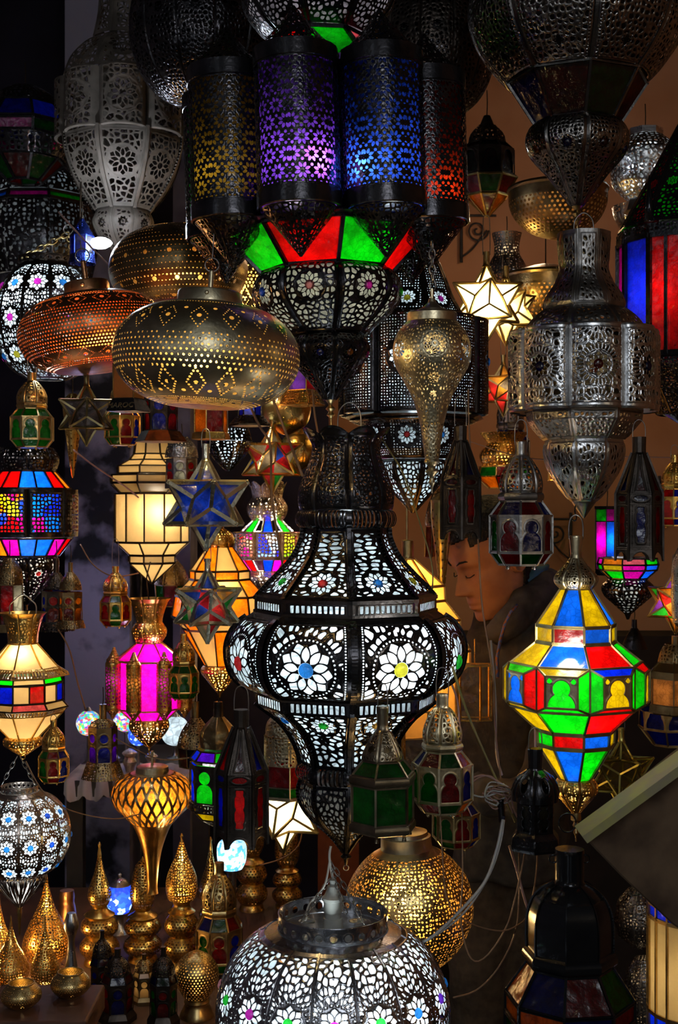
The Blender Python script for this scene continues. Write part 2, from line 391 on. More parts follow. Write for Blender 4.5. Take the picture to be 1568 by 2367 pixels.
        fs.append(tuple(range(2*S,3*S))); return mk(nm,vs,fs,mat,s.o,True)
    def tube(s,nm,pts,r,mat,seg=6,smooth=True,step=6,lab=None):
        """pts (x px right, y px photo, z px toward camera)"""
        pp=catm(pts,step,smooth); vs=[];fs=[]
        tube_geo([Vector((a*s.s,-c*s.s,(s.yb-b)*s.s)) for a,b,c in pp],r*s.s,vs,fs,seg)
        o=mk(nm,[tuple(v) for v in vs],fs,mat,s.o,True)
        if lab:o['label']=lab
        return o
    def ring(s,nm,x,y,R,r,mat,ax='y',seg=20,sy=1.,z=0):
        pts=[]
        for k in range(seg+1):
            a=2*PI*k/seg; u=R*math.cos(a);v=R*math.sin(a)*sy
            pts.append({'y':(x+u,y+v,z),'x':(x,y+v,z+u),'z':(x+u,y,z+v)}[ax])
        return s.tube(nm,pts,r,mat,5,False,50)
    def hanger(s,y0,y1,w,r=1.4,mat=None,nm='wire_handle',x=0):
        """wire bail from y1 (attached) up to y0"""
        return s.tube(nm,[(x-w,y1,0),(x-w*1.02,(y0+y1)/2,0),(x-w*.75,y0+w*.5,0),(x,y0,0),(x+w*.75,y0+w*.5,0),(x+w*1.02,(y0+y1)/2,0),(x+w,y1,0)],r,mat or SILV2)
    def light(s,y,p,col=(1,.85,.65),x=0,z=0,rad=.012,nm='bulb'):
        L=bpy.data.lights.new(nm,'POINT'); L.energy=p; L.color=col; L.shadow_soft_size=rad
        o=bpy.data.objects.new(nm,L); C.objects.link(o); o.parent=s.root; o.location=(x*s.s,-z*s.s,(s.yb-y)*s.s); return o
    def chain(s,x0,y0,z0,x1,y1,z1,n,w,mat,nm='chain'):
        vs=[];fs=[]; a=Vector((x0,y0,z0)); b=Vector((x1,y1,z1)); L=(b-a).length/n
        for i in range(n):
            c=a+(b-a)*((i+.5)/n); dr=(b-a).normalized(); side=Vector((1,0,0)) if i%2 else Vector((.2,0,1)); side=(side-dr*side.dot(dr)).normalized()
            pts=[]
            for k in range(11):
                t=2*PI*k/10; q=c+dr*math.cos(t)*L*.68+side*math.sin(t)*w; pts.append(Vector((q.x*s.s,-q.z*s.s,(s.yb-q.y)*s.s)))
            tube_geo(pts,w*.28*s.s,vs,fs,5)
        return mk(nm,[tuple(v) for v in vs],fs,mat,s.o,True)
CW=(.8,.93,1.0); WW=(1,.72,.4)

# ================================================================ place: walls, ceiling, floor, light, camera
def quadbox(nm,x0,x1,y0,y1,z0,z1,mat,kind=None,label=None,cat=None,bev=0):
    c=Vector(((x0+x1)/2,(y0+y1)/2,z0)); v=[(x-c.x,y-c.y,z-c.z) for z in (z0,z1) for x,y in ((x0,y0),(x1,y0),(x1,y1),(x0,y1))]
    o=mk(nm,v,[(3,2,1,0),(4,5,6,7),(0,1,5,4),(1,2,6,5),(2,3,7,6),(3,0,4,7)],mat,None,False,c)
    if kind: o['kind']=kind
    tag(o,label,cat)
    if bev:
        b=o.modifiers.new('b','BEVEL'); b.width=bev; b.segments=2
    return o
sc=bpy.context.scene
WALL=plain('orange_plaster',(.55,.28,.15),.85,(.42,.18,.08),sc=2.2,bump=.35,bd=.02)
WALLL=plain('whitewash',(.3,.29,.38),.85,(.02,.02,.025),sc=5,bump=.5,bd=.02,pos=(.42,.52))
CEIL=plain('dark_boards',(.05,.035,.025),.8,(.02,.015,.012),sc=4)
WOOD=plain('worn_wood',(.16,.07,.035),.55,(.08,.03,.015),sc=9)

# ================================================================ helpers for lantern families
def cyls(t,n,R,rc,y0,y1,band,pat,cols,mat,ctop=0,cbot=0,cell=3,off=0,nm='side_cylinder',lit=None,ppat=None,seg=6):
    """ring of n pierced cylinders round the axis; bands, cones and coloured liners are their sub-parts"""
    base=None
    for k in range(n):
        th=(k+off)*2*PI/n+t.rot; loc=(R*t.s*math.sin(th),-R*t.s*math.cos(th),0)
        if base is None:
            q=t.sub(t.o); q.rot=0
            body=q.pierce(nm,[(y0+band,rc),(y1-band,rc)],seg,pat,mat,rnd=True,cell=cell,smooth=False)
            body.location=loc; base=body; q.o=body; subs=[]
            subs.append(q.lathe('band',[(y0,rc*1.0),(y0+1,rc*1.03),(y0+band,rc*1.03),(y0+band+2,rc)],mat,24,smooth=False,step=0,caps=None))
            subs.append(q.lathe('band',[(y1-band-2,rc),(y1-band,rc*1.03),(y1-2,rc*1.03),(y1,rc*.98)],mat,24,smooth=False,step=0,caps=None))
            if ctop: subs.append(q.pierce('cone_cap',[(y0-ctop,2),(y0-ctop*.5,rc*.42),(y0,rc*.92)],6,ppat or panel(.7,rc*.2,s=rc*.14,bx=2,by=3),mat,rnd=True,cell=cell))
            if cbot: subs.append(q.pierce('cone_foot',[(y1,rc*.92),(y1+cbot*.45,rc*.5),(y1+cbot,2)],6,ppat or panel(.35,rc*.2,s=rc*.14,bx=2,by=3),mat,rnd=True,cell=cell))
        else:
            body=base.copy(); C.objects.link(body); body.location=loc; body.rotation_euler=(0,0,R_.random()*6)
            for u in subs:
                c=u.copy(); C.objects.link(c); c.parent=body
        col=cols[k%len(cols)]
        if col is not None:
            q=t.sub(body); q.rot=0
            q.lathe('glass_liner',[(y0+2,rc*.9),(y1-2,rc*.9)],col,20,smooth=False,step=0,caps=None)
            if lit and k<len(lit) and lit[k]:
                L=t.light(lit[k][1],lit[k][0],lit[k][2],rad=.015); L.location.x=loc[0]+lit[k][3]*t.s; L.location.y=loc[1]-lit[k][4]*t.s
def octa(px,y0,y1,r,d,wins,met,label,rot=10,sl=None,lit=None,name='moroccan_lantern',n=8,up=40,cell=None,cat='lantern',dome=.66,lead=None,pw=None,group=None,tilt=0,feet=True,flo=None,bot=None):
    """small octagonal lantern: neck, pierced dome, beaded collar, slanted panes, keyhole windows"""
    H=y1-y0; Y=lambda f:y0+H*f; t=T(name,label,cat,px,d,y1,rot,tilt,group or 'small octagonal lanterns'); sl=sl or wins; lead=lead or met; cell=cell or max(1.1,r/38)
    t.lathe('neck',[(Y(.02),r*.2),(Y(.03),r*.21),(Y(.12),r*.21),(Y(.14),r*.28)],met,16)
    t.pierce('dome',[(Y(.13),r*.24),(Y(.18),r*.4),(Y(.25),r*dome*.86),(Y(.33),r*dome),(Y(.41),r*dome*.98)],n,panel(.6,r*.11,6,s=r*.17,bx=r*.07,by=r*.1,jr=.3,ring=1.5,w=r*.025),met,b=.35,cell=cell,emb=r*.012)
    t.lathe('collar',[(Y(.405),r*dome),(Y(.415),r*dome*1.09),(Y(.44),r*dome*1.14),(Y(.465),r*dome*1.09),(Y(.475),r*dome)],met,n,True,caps=None)
    t.panes(Y(.475),r*dome*1.0,Y(.585),r,n,sl,lead,r*.07)
    if pw!='plain':
        t.pierce('window_panel',[(Y(.59),r),(Y(.86),r)],n,pw or keyhole(bx=r*.05,by=r*.05),met,cell=cell,emb=r*.015,smooth=False,split=False)
    t.panes(Y(.59),r*.97,Y(.86),r*.97,n,wins,lead,r*.06,rings=True)
    t.ribs('corner_post',[(Y(.585),r*1.01),(Y(.865),r*1.01)],n,r*.07,lead,smooth=False,step=200)
    t.panes(Y(.865),r,Y(.955),r*.72,n,bot or sl,lead,r*.06)
    t.lathe('base_plate',[(Y(.955),r*.72),(Y(.965),r*.72)],met,n,True,step=0,caps=True)
    if feet:
        for k in range(0,n,2):
            a=(k+.5)*2*PI/n+t.rot; q=t.sub(t.o); x=r*.6*math.sin(a); z=r*.6*math.cos(a)
            vs=[];fs=[]; c=Vector((x*t.s,-z*t.s,(y1-Y(.98))*t.s)); 
            tube_geo([c+Vector((0,0,r*.05*t.s)),c,c-Vector((0,0,r*.06*t.s))],[r*.04*t.s,r*.075*t.s,r*.03*t.s],vs,fs,8); mk('foot',[tuple(v) for v in vs],fs,met,t.o,True)
    if up: t.hanger(y0-up,Y(.05),r*.2,r=max(.8,r*.018))
    if lit: t.light(Y(.72),lit[0],lit[1])
    return t
def tower(px,y0,y1,r,d,cols,label,rot=5,name='iron_tower_lantern',met=None,n=6,up=35,cat='lantern',lit=None,group=None,tilt=0):
    """hexagonal black lantern with fluted neck, tall roof, waisted windows and scalloped skirt"""
    met=met or IRON2; H=y1-y0; Y=lambda f:y0+H*f; t=T(name,label,cat,px,d,y1,rot,tilt,group or 'black studded tower lanterns'); ce=max(1.1,r/40)
    t.lathe('neck',[(Y(0),r*.31),(Y(.125),r*.3),(Y(.135),r*.36)],met,12,True)
    def stud(g):
        def f(X,Y_,W,L):
            v=g(X,Y_,W,L); return v
        return f
    t.pierce('roof',[(Y(.13),r*.32),(Y(.455),r)],n,tri(r*.16,r*.14),met,cell=ce,emb=r*.02,smooth=False)
    for k in range(n):
        pass
    t.panes(Y(.15),r*.3,Y(.45),r*.95,n,cols[1:]+cols[:1],met,r*.05,frame=False,nm='roof_pane')
    t.pierce('frieze',[(Y(.455),r),(Y(.535),r)],n,oval(.55,.28,r*.1),met,cell=ce,emb=r*.02,smooth=False)
    t.pierce('body_panel',[(Y(.535),r),(Y(.875),r)],n,arch(r*.2,r*.16),met,cell=ce,emb=r*.025,smooth=False)
    t.panes(Y(.46),r*.95,Y(.87),r*.95,n,cols,met,r*.05,frame=False,nm='window_pane')
    def sk(X,Y_,W,L): return np.maximum(L*.95-Y_-(L*.55)*np.sqrt(np.maximum(0,1-(X/(W*.72))**2))*(np.abs(X)<W*.72), -99)
    t.pierce('skirt',[(Y(.87),r*1.01),(Y(1),r*1.04)],n,sk,met,cell=ce,smooth=False)
    t.ribs('corner_rib',[(Y(.13),r*.33),(Y(.455),r*1.02),(Y(.99),r*1.03)],n,r*.09,met,smooth=False,step=4000)
    # rows of raised studs along roof edges and bands
    vs=[];fs=[]
    def dot(c,q):
        m=len(vs); 
        for v in ((q,0,0),(-q,0,0),(0,q,0),(0,-q,0),(0,0,q),(0,0,-q)): vs.append(tuple(c+Vector(v)))
        fs.extend([(m+a,m+b,m+c_) for a,b,c_ in ((0,2,4),(2,1,4),(1,3,4),(3,0,4),(2,0,5),(1,2,5),(3,1,5),(0,3,5))])
    for k in range(n):
        a=(k-.5)*2*PI/n;b=(k+.5)*2*PI/n
        for yy in (.465,.525,.545,.885,.9):
            A=t.pt(a,r*1.01,Y(yy));B=t.pt(b,r*1.01,Y(yy))
            for i in range(1,15): dot(A+(B-A)*(i/15),r*.022*t.s)
        for (ya,ra,yb_,rb) in ((.15,.34,.45,1.0),(.55,1.01,.87,1.01)):
            for sd in (.14,.86):
                A=t.pt(a,r*ra,Y(ya));B=t.pt(b,r*ra,Y(ya));A2=t.pt(a,r*rb,Y(yb_));B2=t.pt(b,r*rb,Y(yb_))
                p=A+(B-A)*sd;q=A2+(B2-A2)*sd
                for i in range(26): dot(p+(q-p)*(i/25),r*.024*t.s)
    mk('beading',vs,fs,met,t.o)
    t.lathe('base_plate',[(Y(.9),r*.9),(Y(.91),r*.9)],met,n,True,step=0,caps=True)
    if up: t.hanger(y0-up,Y(.03),r*.27,r=max(.8,r*.02))
    if lit: t.light(Y(.7),lit[0],lit[1])
    return t
def icos():
    V=[Vector((0,0,1))]; a=math.atan(.5)
    for k in range(5): t=2*PI*k/5; V.append(Vector((math.cos(a)*math.sin(t),-math.cos(a)*math.cos(t),math.sin(a))))
    for k in range(5): t=2*PI*(k+.5)/5; V.append(Vector((math.cos(a)*math.sin(t),-math.cos(a)*math.cos(t),-math.sin(a))))
    V.append(Vector((0,0,-1))); return V
def star(px,py,R,d,mats,lead,label,rot=0,tilt=0,lit=None,bw=None,up=30,neck=True,name='star_lantern',fwd=0,group=None,cat='star lantern'):
    t=T(name,label,cat,px,d,py+R,rot,tilt,group or 'glass star lanterns',fwd); V=icos(); rz=Matrix.Rotation(t.rot,3,'Z'); V=[rz@v for v in V]
    tr=[(i,j,k) for i in range(12) for j in range(i+1,12) for k in range(j+1,12) if (V[i]-V[j]).length<1.1 and (V[j]-V[k]).length<1.1 and (V[i]-V[k]).length<1.1]
    D=[(V[i]+V[j]+V[k]).normalized()*.5628 for i,j,k in tr]; c=Vector((0,0,R*t.s)); S=R*t.s; segs=[]
    gv=[[] for _ in mats]; gf=[[] for _ in mats]; q=0
    for i,v in enumerate(V):
        ds=[D[m] for m,x in enumerate(tr) if i in x]; u=v.orthogonal().normalized(); w=v.cross(u)
        ds.sort(key=lambda p: math.atan2(p.dot(w),p.dot(u)))
        for m in range(5):
            a,b=ds[m],ds[(m+1)%5]; gi=(q*7+i*3)%len(mats); q+=1; n=len(gv[gi])
            k=.965; gv[gi]+=[tuple(c+v*S*k),tuple(c+a*S*k),tuple(c+b*S*k)]; gf[gi].append((n,n+1,n+2)); segs.append((c+v*S,c+a*S))
    for gi,mt in enumerate(mats):
        if gv[gi]: mk('glass_facets',gv[gi],gf[gi],mt,t.o)
    vs=[];fs=[]; bw=(bw or R*.055)*t.s
    for a,b in segs: box_bar(vs,fs,a,b,bw,bw,((a+b)/2-c).normalized())
    mk('leading',[tuple(v) for v in vs],fs,lead,t.o)
    if neck: t.lathe('neck',[(py-R*1.28,R*.085),(py-R*.98,R*.085),(py-R*.9,R*.12)],lead,12)
    if up: t.hanger(py-R*1.28-up,py-R*1.2,R*.09,r=max(.7,R*.012))
    if lit: t.light(py,lit[0],lit[1],z=R*.15)
    return t
# ================================================================ big black chandelier, top centre
def chandelier():
    t=T('black_chandelier','huge black chandelier with purple, blue, yellow and red cylinders above green and red panes','chandelier',766,2.0,990,rot=10,tilt=-1.7)
    D8=panel(.55,34,10,s=12,w=2,bx=7,by=6)
    t.pierce('upper_dome',[(-130,60),(-70,150),(0,176),(58,146),(92,108)],8,D8,IRON,b=.2,off=0,cell=3,emb=1)
    t.skin('dome_liner',[(-130,60),(-70,150),(0,176),(58,146),(92,108)],8,G['white'],inset=8)
    g,r,p=G['green'],G['red'],G['rose']
    t.panes(96,106,212,206,8,[g,p,g,r,g,r,g,r],IRON,9,nm='upper_pane')
    pur=glass('violet_liner',(.3,.05,.95),tr=.18,tl=(.35,.1,1.0)); blu=glass('royal_liner',(.03,.12,.95),tr=.18,tl=(.04,.14,1.0)); yel=glass('ochre_liner',(.6,.4,.03),tr=.15,tl=(.6,.38,.03)); rd=glass('scarlet_liner',(.7,.05,.01),tr=.2,tl=(.8,.05,.01)); gr=glass('grass_liner',(.02,.6,.05),tr=.15,tl=(.03,.7,.05))
    # cylinder angles: panel centres at rot+22.5+45k -> k=0 right front (blue), 1 right (red) ... 7 left front (purple), 6 left (yellow)
    cyls(t,8,243,89,200,538,34,daisy(40,8,by=5),[blu,rd,gr,yel,rd,gr,yel,pur],IRON,ctop=96,cbot=100,cell=2.1,off=.5,lit=[(.24,455,(.8,.9,1),-44,50),(.05,470,(1,.7,.5),24,46),None,(.02,400,(1,1,1),0,0),None,(.01,420,(1,1,1),0,0),(.035,440,(1,.85,.6),-25,30),(.26,450,(.9,.8,1),38,52)])
    # floors between the cylinders keep the ring together
    t.lathe('upper_ring',[(205,232),(212,258),(222,246)],IRON,8,True,step=0,off=0)
    t.lathe('lower_ring',[(536,246),(542,256),(548,232)],IRON,8,True,step=0,off=0)
    t.lathe('inner_frame',[(205,160),(535,160)],IRON,8,True,step=0,off=0,caps=None)
    t.panes(548,232,632,150,8,[g,r,g,r,g,r,g,r],IRON,9,off=.5,nm='skirt_pane')
    pr=[(630,140),(645,158),(675,166),(705,158),(735,132),(765,98),(775,92)]
    t.pierce('upper_bowl',pr,8,panel(.36,34,10,s=14,w=2.2,bx=8,by=8),IRON,b=.3,off=.5,cell=2,emb=1.2)
    t.skin('bowl_liner',pr,8,glass('dull_smoke',(.3,.28,.22),tr=.4,tl=(.22,.22,.17)),inset=8,off=.5)
    for k,m in ((0,G['pink']),(7,G['rose']),(6,G['blue']),(1,G['green'])): t.jewel(pr,8,k,.36,11,m,b=.3,off=.5)
    pr=[(778,76),(800,90),(820,88),(850,70),(890,38),(925,14)]
    t.lathe('collar',[(768,92),(778,80)],IRON,8,True,off=0)
    t.pierce('lower_bowl',pr,8,panel(.3,22,10,s=11,w=1.8,bx=6,by=5),IRON,b=.3,off=.5,cell=1.7,emb=1)
    for k,m in ((0,G['amber']),(7,G['blue']),(1,G['pink'])): t.jewel(pr,8,k,.3,8,m,b=.3,off=.5)
    t.lathe('finial',[(922,15),(930,8),(938,5),(945,12),(952,5),(960,10),(966,3),(988,2)],BRASS,14)
    t.light(470,.5,(.75,.8,1),x=20,z=120,rad=.02); t.light(700,.12,(.8,.9,1)); t.light(590,1.5,(1,.97,.9),x=10,z=10,rad=.03,nm='lower_bulb')
    t.light(150,.45,(1,.8,.9))
    t.tube('hanging_rod',[(0,-170,0),(0,-330,0)],6,IRON)
    return t
chandelier()
# ================================================================ central lantern
def central():
    t=T('grand_lantern','tall black pierced lantern hanging in the centre, white lit, blue and yellow glass jewels','lantern',800,1.95,2002,rot=3.5)
    off=.5; W=G['white']
    pr=[(988,100),(1003,90),(1028,75),(1060,79),(1100,94),(1140,106),(1178,104)]
    q=web(10,1.9,3)
    t.pierce('crown_vase',pr,8,lambda X,Y,w,L: np.minimum(border(q(X,Y,w,L),X,Y-24,w,L-24,9,9),Y-22*(1-np.abs(X/w)**1.3)*0-20*(X/w)**2-1),IRON,b=.3,off=off,cell=2,emb=1.3,split=True)
    pr2=[(1178,98),(1184,112),(1200,117),(1215,112),(1222,98)]
    t.pierce('collar_ring',pr2,8,slots(10,.5,8,7),IRON,b=.08,off=off,cell=2,emb=1)
    pr3=[(1222,100),(1245,103),(1285,122),(1320,152),(1350,182),(1374,204)]
    bell=panel(.76,36,9,s=15,w=2.5,bx=12,by=10,sx=1.9,sy=.7,seed=4)
    t.pierce('upper_bell',pr3,8,bell,IRON,b=0,off=off,cell=2,emb=1.5,split=True)
    t.skin('bell_liner',pr3,8,W,inset=9,off=off)
    t.ribs('bell_rib',pr3,8,9,IRON,off=off+.5,out=2)
    t.lathe('ledge',[(1370,204),(1376,214),(1384,214)],IRON,8,True,step=0,off=off+.5,caps=None)
    pb=[(1384,211),(1408,211)]
    t.pierce('upper_band',pb,8,slots(13,.42,14,4),IRON,off=off,cell=1.8,smooth=False,split=True)
    t.skin('band_liner',pb,8,W,inset=6,off=off,smooth=False)
    t.lathe('shoulder',[(1407,214),(1413,214),(1430,238)],IRON,8,True,step=0,off=off+.5,caps=None)
    pm=[(1424,232),(1440,252),(1470,270),(1503,276),(1540,270),(1570,252),(1588,226)]
    def big(X,Y,w,L):
        cy=.56*L; A_=np.arctan2(X,Y-cy); Rr_=np.hypot(X,Y-cy); v=2.7-vor(Rr_*.9+A_*9,A_*62,17,5,1.6,.62,1.); g,r=ros(X,Y,0,cy,68,9,.25,.74,.86)
        ringd=np.abs(((np.arctan2(X,Y-cy)*44/(2*PI))%1)-.5)*2*PI*66/44
        v=np.where(r<61,g,v); v=np.where((r>=60)&(r<72),np.hypot(ringd,r-66)-2.2,v); v=np.maximum(v,2-np.abs(r-73))
        bd=np.hypot(w-np.abs(X)-17,(np.mod(Y,6.5)-3.25))-1.8
        v=border(v,X,Y,w,L,22,9); return np.minimum(v,np.where(np.abs(w-np.abs(X)-17)<3,bd,9))
    t.pierce('main_panel',pm,8,big,IRON,b=.12,off=off,cell=1.8,emb=1.5,split=True)
    t.skin('main_liner',pm,8,W,inset=9,off=off,b=.12)
    t.ribs('main_rib',pm,8,13,IRON,off=off+.5,out=1)
    for k,m in ((0,G['yellow']),(7,G['sky']),(1,G['green']),(6,G['red']),(2,G['pink']),(3,G['sky']),(4,G['yellow']),(5,G['green'])):
        t.jewel(pm,8,k,.56,17,m,b=.12,off=off)
    for k,m in ((0,G['sky']),(7,G['red']),(1,G['yellow']),(6,G['green'])): t.jewel(pr3,8,k,.76,12,m,off=off)
    t.lathe('lower_shoulder',[(1586,226),(1596,214),(1600,214)],IRON,8,True,step=0,off=off+.5,caps=None)
    pb=[(1599,210),(1626,208)]
    t.pierce('lower_band',pb,8,slots(13,.42,14,4),IRON,off=off,cell=1.8,smooth=False,split=True)
    t.skin('band_liner',pb,8,W,inset=6,off=off,smooth=False)
    pl=[(1624,206),(1640,186),(1665,155),(1700,128),(1735,112),(1762,106)]
    t.pierce('lower_bell',pl,8,panel(.28,34,9,s=16,w=2.5,bx=12,by=9,seed=8,sx=1.2,sy=.9),IRON,off=off,cell=2,emb=1.5,split=True)
    t.skin('bell_liner',pl,8,W,inset=9,off=off); t.ribs('bell_rib',pl,8,9,IRON,off=off+.5,out=2)
    for k,m in ((0,G['amber']),(7,G['green']),(1,G['red']),(6,G['sky'])): t.jewel(pl,8,k,.28,12,m,off=off)
    pr2=[(1760,98),(1766,112),(1780,117),(1795,112),(1800,98)]
    t.pierce('lower_ring',pr2,8,slots(11,.5,8,7),IRON,b=.08,off=off,cell=2,emb=1)
    pw=[(1800,106),(1825,112),(1855,106),(1890,82),(1930,38),(1968,8)]
    t.pierce('bottom_bowl',pw,8,panel(.3,0,9,s=14,w=2.6,bx=9,by=9,seed=12,sx=.7,sy=1.2),IRON,off=off,cell=1.8,emb=1.3,split=True)
    t.ribs('bowl_rib',pw,8,6,IRON,off=off+.5,out=1)
    t.skin('bowl_liner',pw,8,G['smoke'],inset=7,off=off)
    t.lathe('finial',[(1964,11),(1972,6),(1980,13),(1986,6),(2000,3)],IRON,12)
    t.hanger(930,1000,26,1.6,x=8); t.ring('bottom_hook',0,2006,6,1.3,SILV2)
    t.light(1468,1.6,CW,x=56,z=196,rad=.018); t.light(1500,.5,CW,x=-30,z=40,rad=.03,nm='core_bulb'); t.light(1330,.2,CW,z=20,nm='upper_bulb'); t.light(1680,.2,CW,z=10,nm='lower_bulb'); t.light(1100,.06,CW,nm='neck_bulb');t.light(1840,.05,CW,nm='base_bulb')
    return t
central()
# ================================================================ pierced brass disc lamps
def motif(n,rows,seed=1):
    pass
def disc(px,py,rx,ry,d,n,pat,mat,label,tilt=0,cell=2,power=2,col=(1,.68,.25),flat=1.,up=60,cap=True,lx=0,lz=60,ly=10,name='pierced_brass_lamp',cy0=-1,capr=.35,fwd=0,rot=0,stem=True):
    t=T(name,label,'pendant lamp',px,d,py+ry,rot,tilt,fwd=fwd)
    pr=[]
    for k in range(15):
        a=PI*(.07+.905*k/14); pr.append((py-ry*math.cos(a)*flat,rx*math.sin(a)**.72))
    t.pierce('pierced_body',pr,n,pat,mat,rnd=True,cell=cell,emb=.25)
    t.lathe('bottom_plate',[(pr[-1][0]-.5,pr[-1][1]+1),(pr[-1][0]+1,1)],mat,24,step=0)
    if cap:
        c=rx*capr; y=pr[0][0]
        t.lathe('collar',[(y+4,c*1.02),(y-24,c),(y-27,c*.97),(y-29,c*.55),(y-30,5)],mat,36,smooth=False,step=0)
        if stem:
            t.tube('stem',[(0,y-28,0),(0,y-78,0)],6,mat); t.ring('hook_ring',0,y-90,16,1.8,SILV2,'y')
            t.tube('hanging_wire',[(0,y-104,0),(0,y-104-up,0)],1.3,SILV2)
            t.jewel([(y-29,c),(y+4,c)],24,0,.5,5,mat,rnd=True,nm='thumb_screw')
    t.light(py+ly,power,col,x=lx,z=lz,rad=.014); return t
def pat_disc(m):
    # one repeat of the punched design: diamonds of dots round a large hole, chevrons, scattered rosettes
    cs=[]
    def ringd(v,ru,rv,n,r):
        for k in range(n):
            a=2*PI*k/n; cs.append((ru*math.cos(a),v+rv*math.sin(a),r))
    cs.append((0,.66,5.5)); 
    for k in range(18):
        s=k/17*2-1; 
    for q in range(5):
        f=q/5
        for sx in (-1,1):
            for sy in (-1,1): cs.append((sx*.62*f,.66+sy*.085*(1-f)*1.0,2.9)); 
    for sx in (-1,1): cs.append((sx*.62,.66,2.5)); cs.append((sx*1.0,.72,5.0))
    for rowi in range(6):
        for k in range(9): u=(k+.5*(rowi%2))/4.5-1; cs.append((u,.785+rowi*.02,2.1))
    for rowi in range(7):
        v=.565-rowi*.027
        for k in range(6):
            u=(k+.5*(rowi%2))/3-1+.0
            if abs(abs(u)-(rowi/7.))<.72: cs.append((u,v,3.0-.12*rowi))
    cs.append((.0,.30,5.5)); cs.append((1,.24,4.5)); cs.append((-1,.24,4.5))
    for q in range(5):
        f=q/5
        for sx in (-1,1):
            for sy in (-1,1): cs.append((sx*.62*f,.30+sy*.07*(1-f),1.8))
    for k in range(8): cs.append(((k-3.5)/4,.15,1.5))
    return circles(cs)
disc(470,822,216,123,1.72,17,pat_disc(17),PEWT,'large flattened brass lamp punched with dotted diamonds, shiny collar and ring, left of centre',tilt=3.5,cell=1.45,power=7,lx=62,lz=168,ly=45,capr=.345)
def pat_rows(X,Y,W,L):
    U=X/W; v=Y/L
    f=np.full(X.shape,99.)
    for k in range(-4,5):
        u=k/4; yc=.5*L
        for j in range(0,26):
            v0=.2+j*.0235
            if (.33>v0>.24) or (.74>v0>.63): continue
            f=np.minimum(f,np.hypot(X-(k+.5*(j%2))*W/4,Y-v0*L)-2.3)
    for v0 in (.28,.685):
        f=np.minimum(f,np.hypot(X,Y-v0*L)-5)
        dd=np.abs(X)/ (W*.75)+np.abs(Y-v0*L)/(.055*L); r=np.abs(dd-1)*.04*L
        f=np.minimum(f,np.where(np.abs((((np.abs(X)-np.abs(Y-v0*L))/5.5)%1)-.5)<.3,r-1.6,9))
    return f
disc(228,768,172,92,2.15,17,pat_rows,COPP,'copper flattened lamp with rows of glowing orange holes, behind the brass disc lamp',tilt=-8,cell=1.7,power=5,col=(1,.45,.14),lx=-30,lz=60,up=20,capr=.3,name='pierced_copper_lamp')
def pat_flow(X,Y,W,L):
    f=np.full(X.shape,99.)
    for j in range(22):
        v0=.12+j*.038; m=5
        for k in range(-3,4): f=np.minimum(f,np.hypot(X-(k+.5*(j%2))*W/3,Y-v0*L)-(1.5 if j%6 else 2.2))
    for v0 in (.42,.6,.74): f=np.minimum(f,np.hypot(X-(.5*W if v0==.6 else 0),Y-v0*L)-5.2)
    return f
disc(418,622,160,98,2.4,18,pat_flow,BRNZ,'dim bronze flattened lamp with dotted holes, behind and above the brass disc lamp',tilt=-3,cell=2,power=2.5,col=(1,.6,.22),lz=0,cap=False,name='pierced_bronze_lamp')
disc(572,650,92,110,2.62,12,pat_disc(12),BRNZ,'dim bronze round lamp with dotted lozenges, just left of the black chandelier bowl',cell=1.6,power=2.5,col=(1,.62,.22),lz=0,cap=False,name='pierced_bronze_lamp')
# brass teardrop with long tail
def teardrop():
    t=T('brass_teardrop_lamp','hanging brass teardrop lamp with cut-out rosettes and long tapered tail','pendant lamp',999,1.68,1142,tilt=0)
    pr=[(744,57),(765,76),(790,87),(820,90),(850,82),(890,60),(930,41),(980,27),(1030,20),(1064,15)]
    def f(X,Y,w,L):
        v=2.2-vor(X,Y,8.5,2,.8,1.2); g,r=ros(X,Y,0,70,30,16,.1); v=np.where(r<30,g,v)
        g,r=ros(X,Y,0,150,17,10,.2); v=np.where(r<17,g,v); g,r=ros(X,Y,0,190,10,8,.2); v=np.where(r<10,g,v)
        return border(v,X,Y,w,L,.6,5)
    t.pierce('pierced_body',pr,6,f,PEWT,rnd=True,cell=1.25,emb=.7)
    t.lathe('cap',[(690,7),(700,10),(712,24),(716,34),(720,36),(722,55),(726,58),(744,58),(747,54)],PEWT,36,smooth=False,step=4)
    t.lathe('stem',[(668,4),(692,4)],PEWT,10,step=0)
    t.lathe('finial',[(1060,15),(1068,19),(1074,12),(1082,8),(1090,16),(1098,8),(1108,5),(1116,8),(1124,3),(1140,2)],PEWT,16)
    t.chain(0,560,0,2,668,0,6,7,SILV2)
    t.light(820,.05,(1,.8,.5)); return t
teardrop()

SHTIN=metal('shaded_tin',(.26,.24,.22),.25,(.1,.09,.085))  # dull silver with shade put into its colour, for dimly lit lanterns
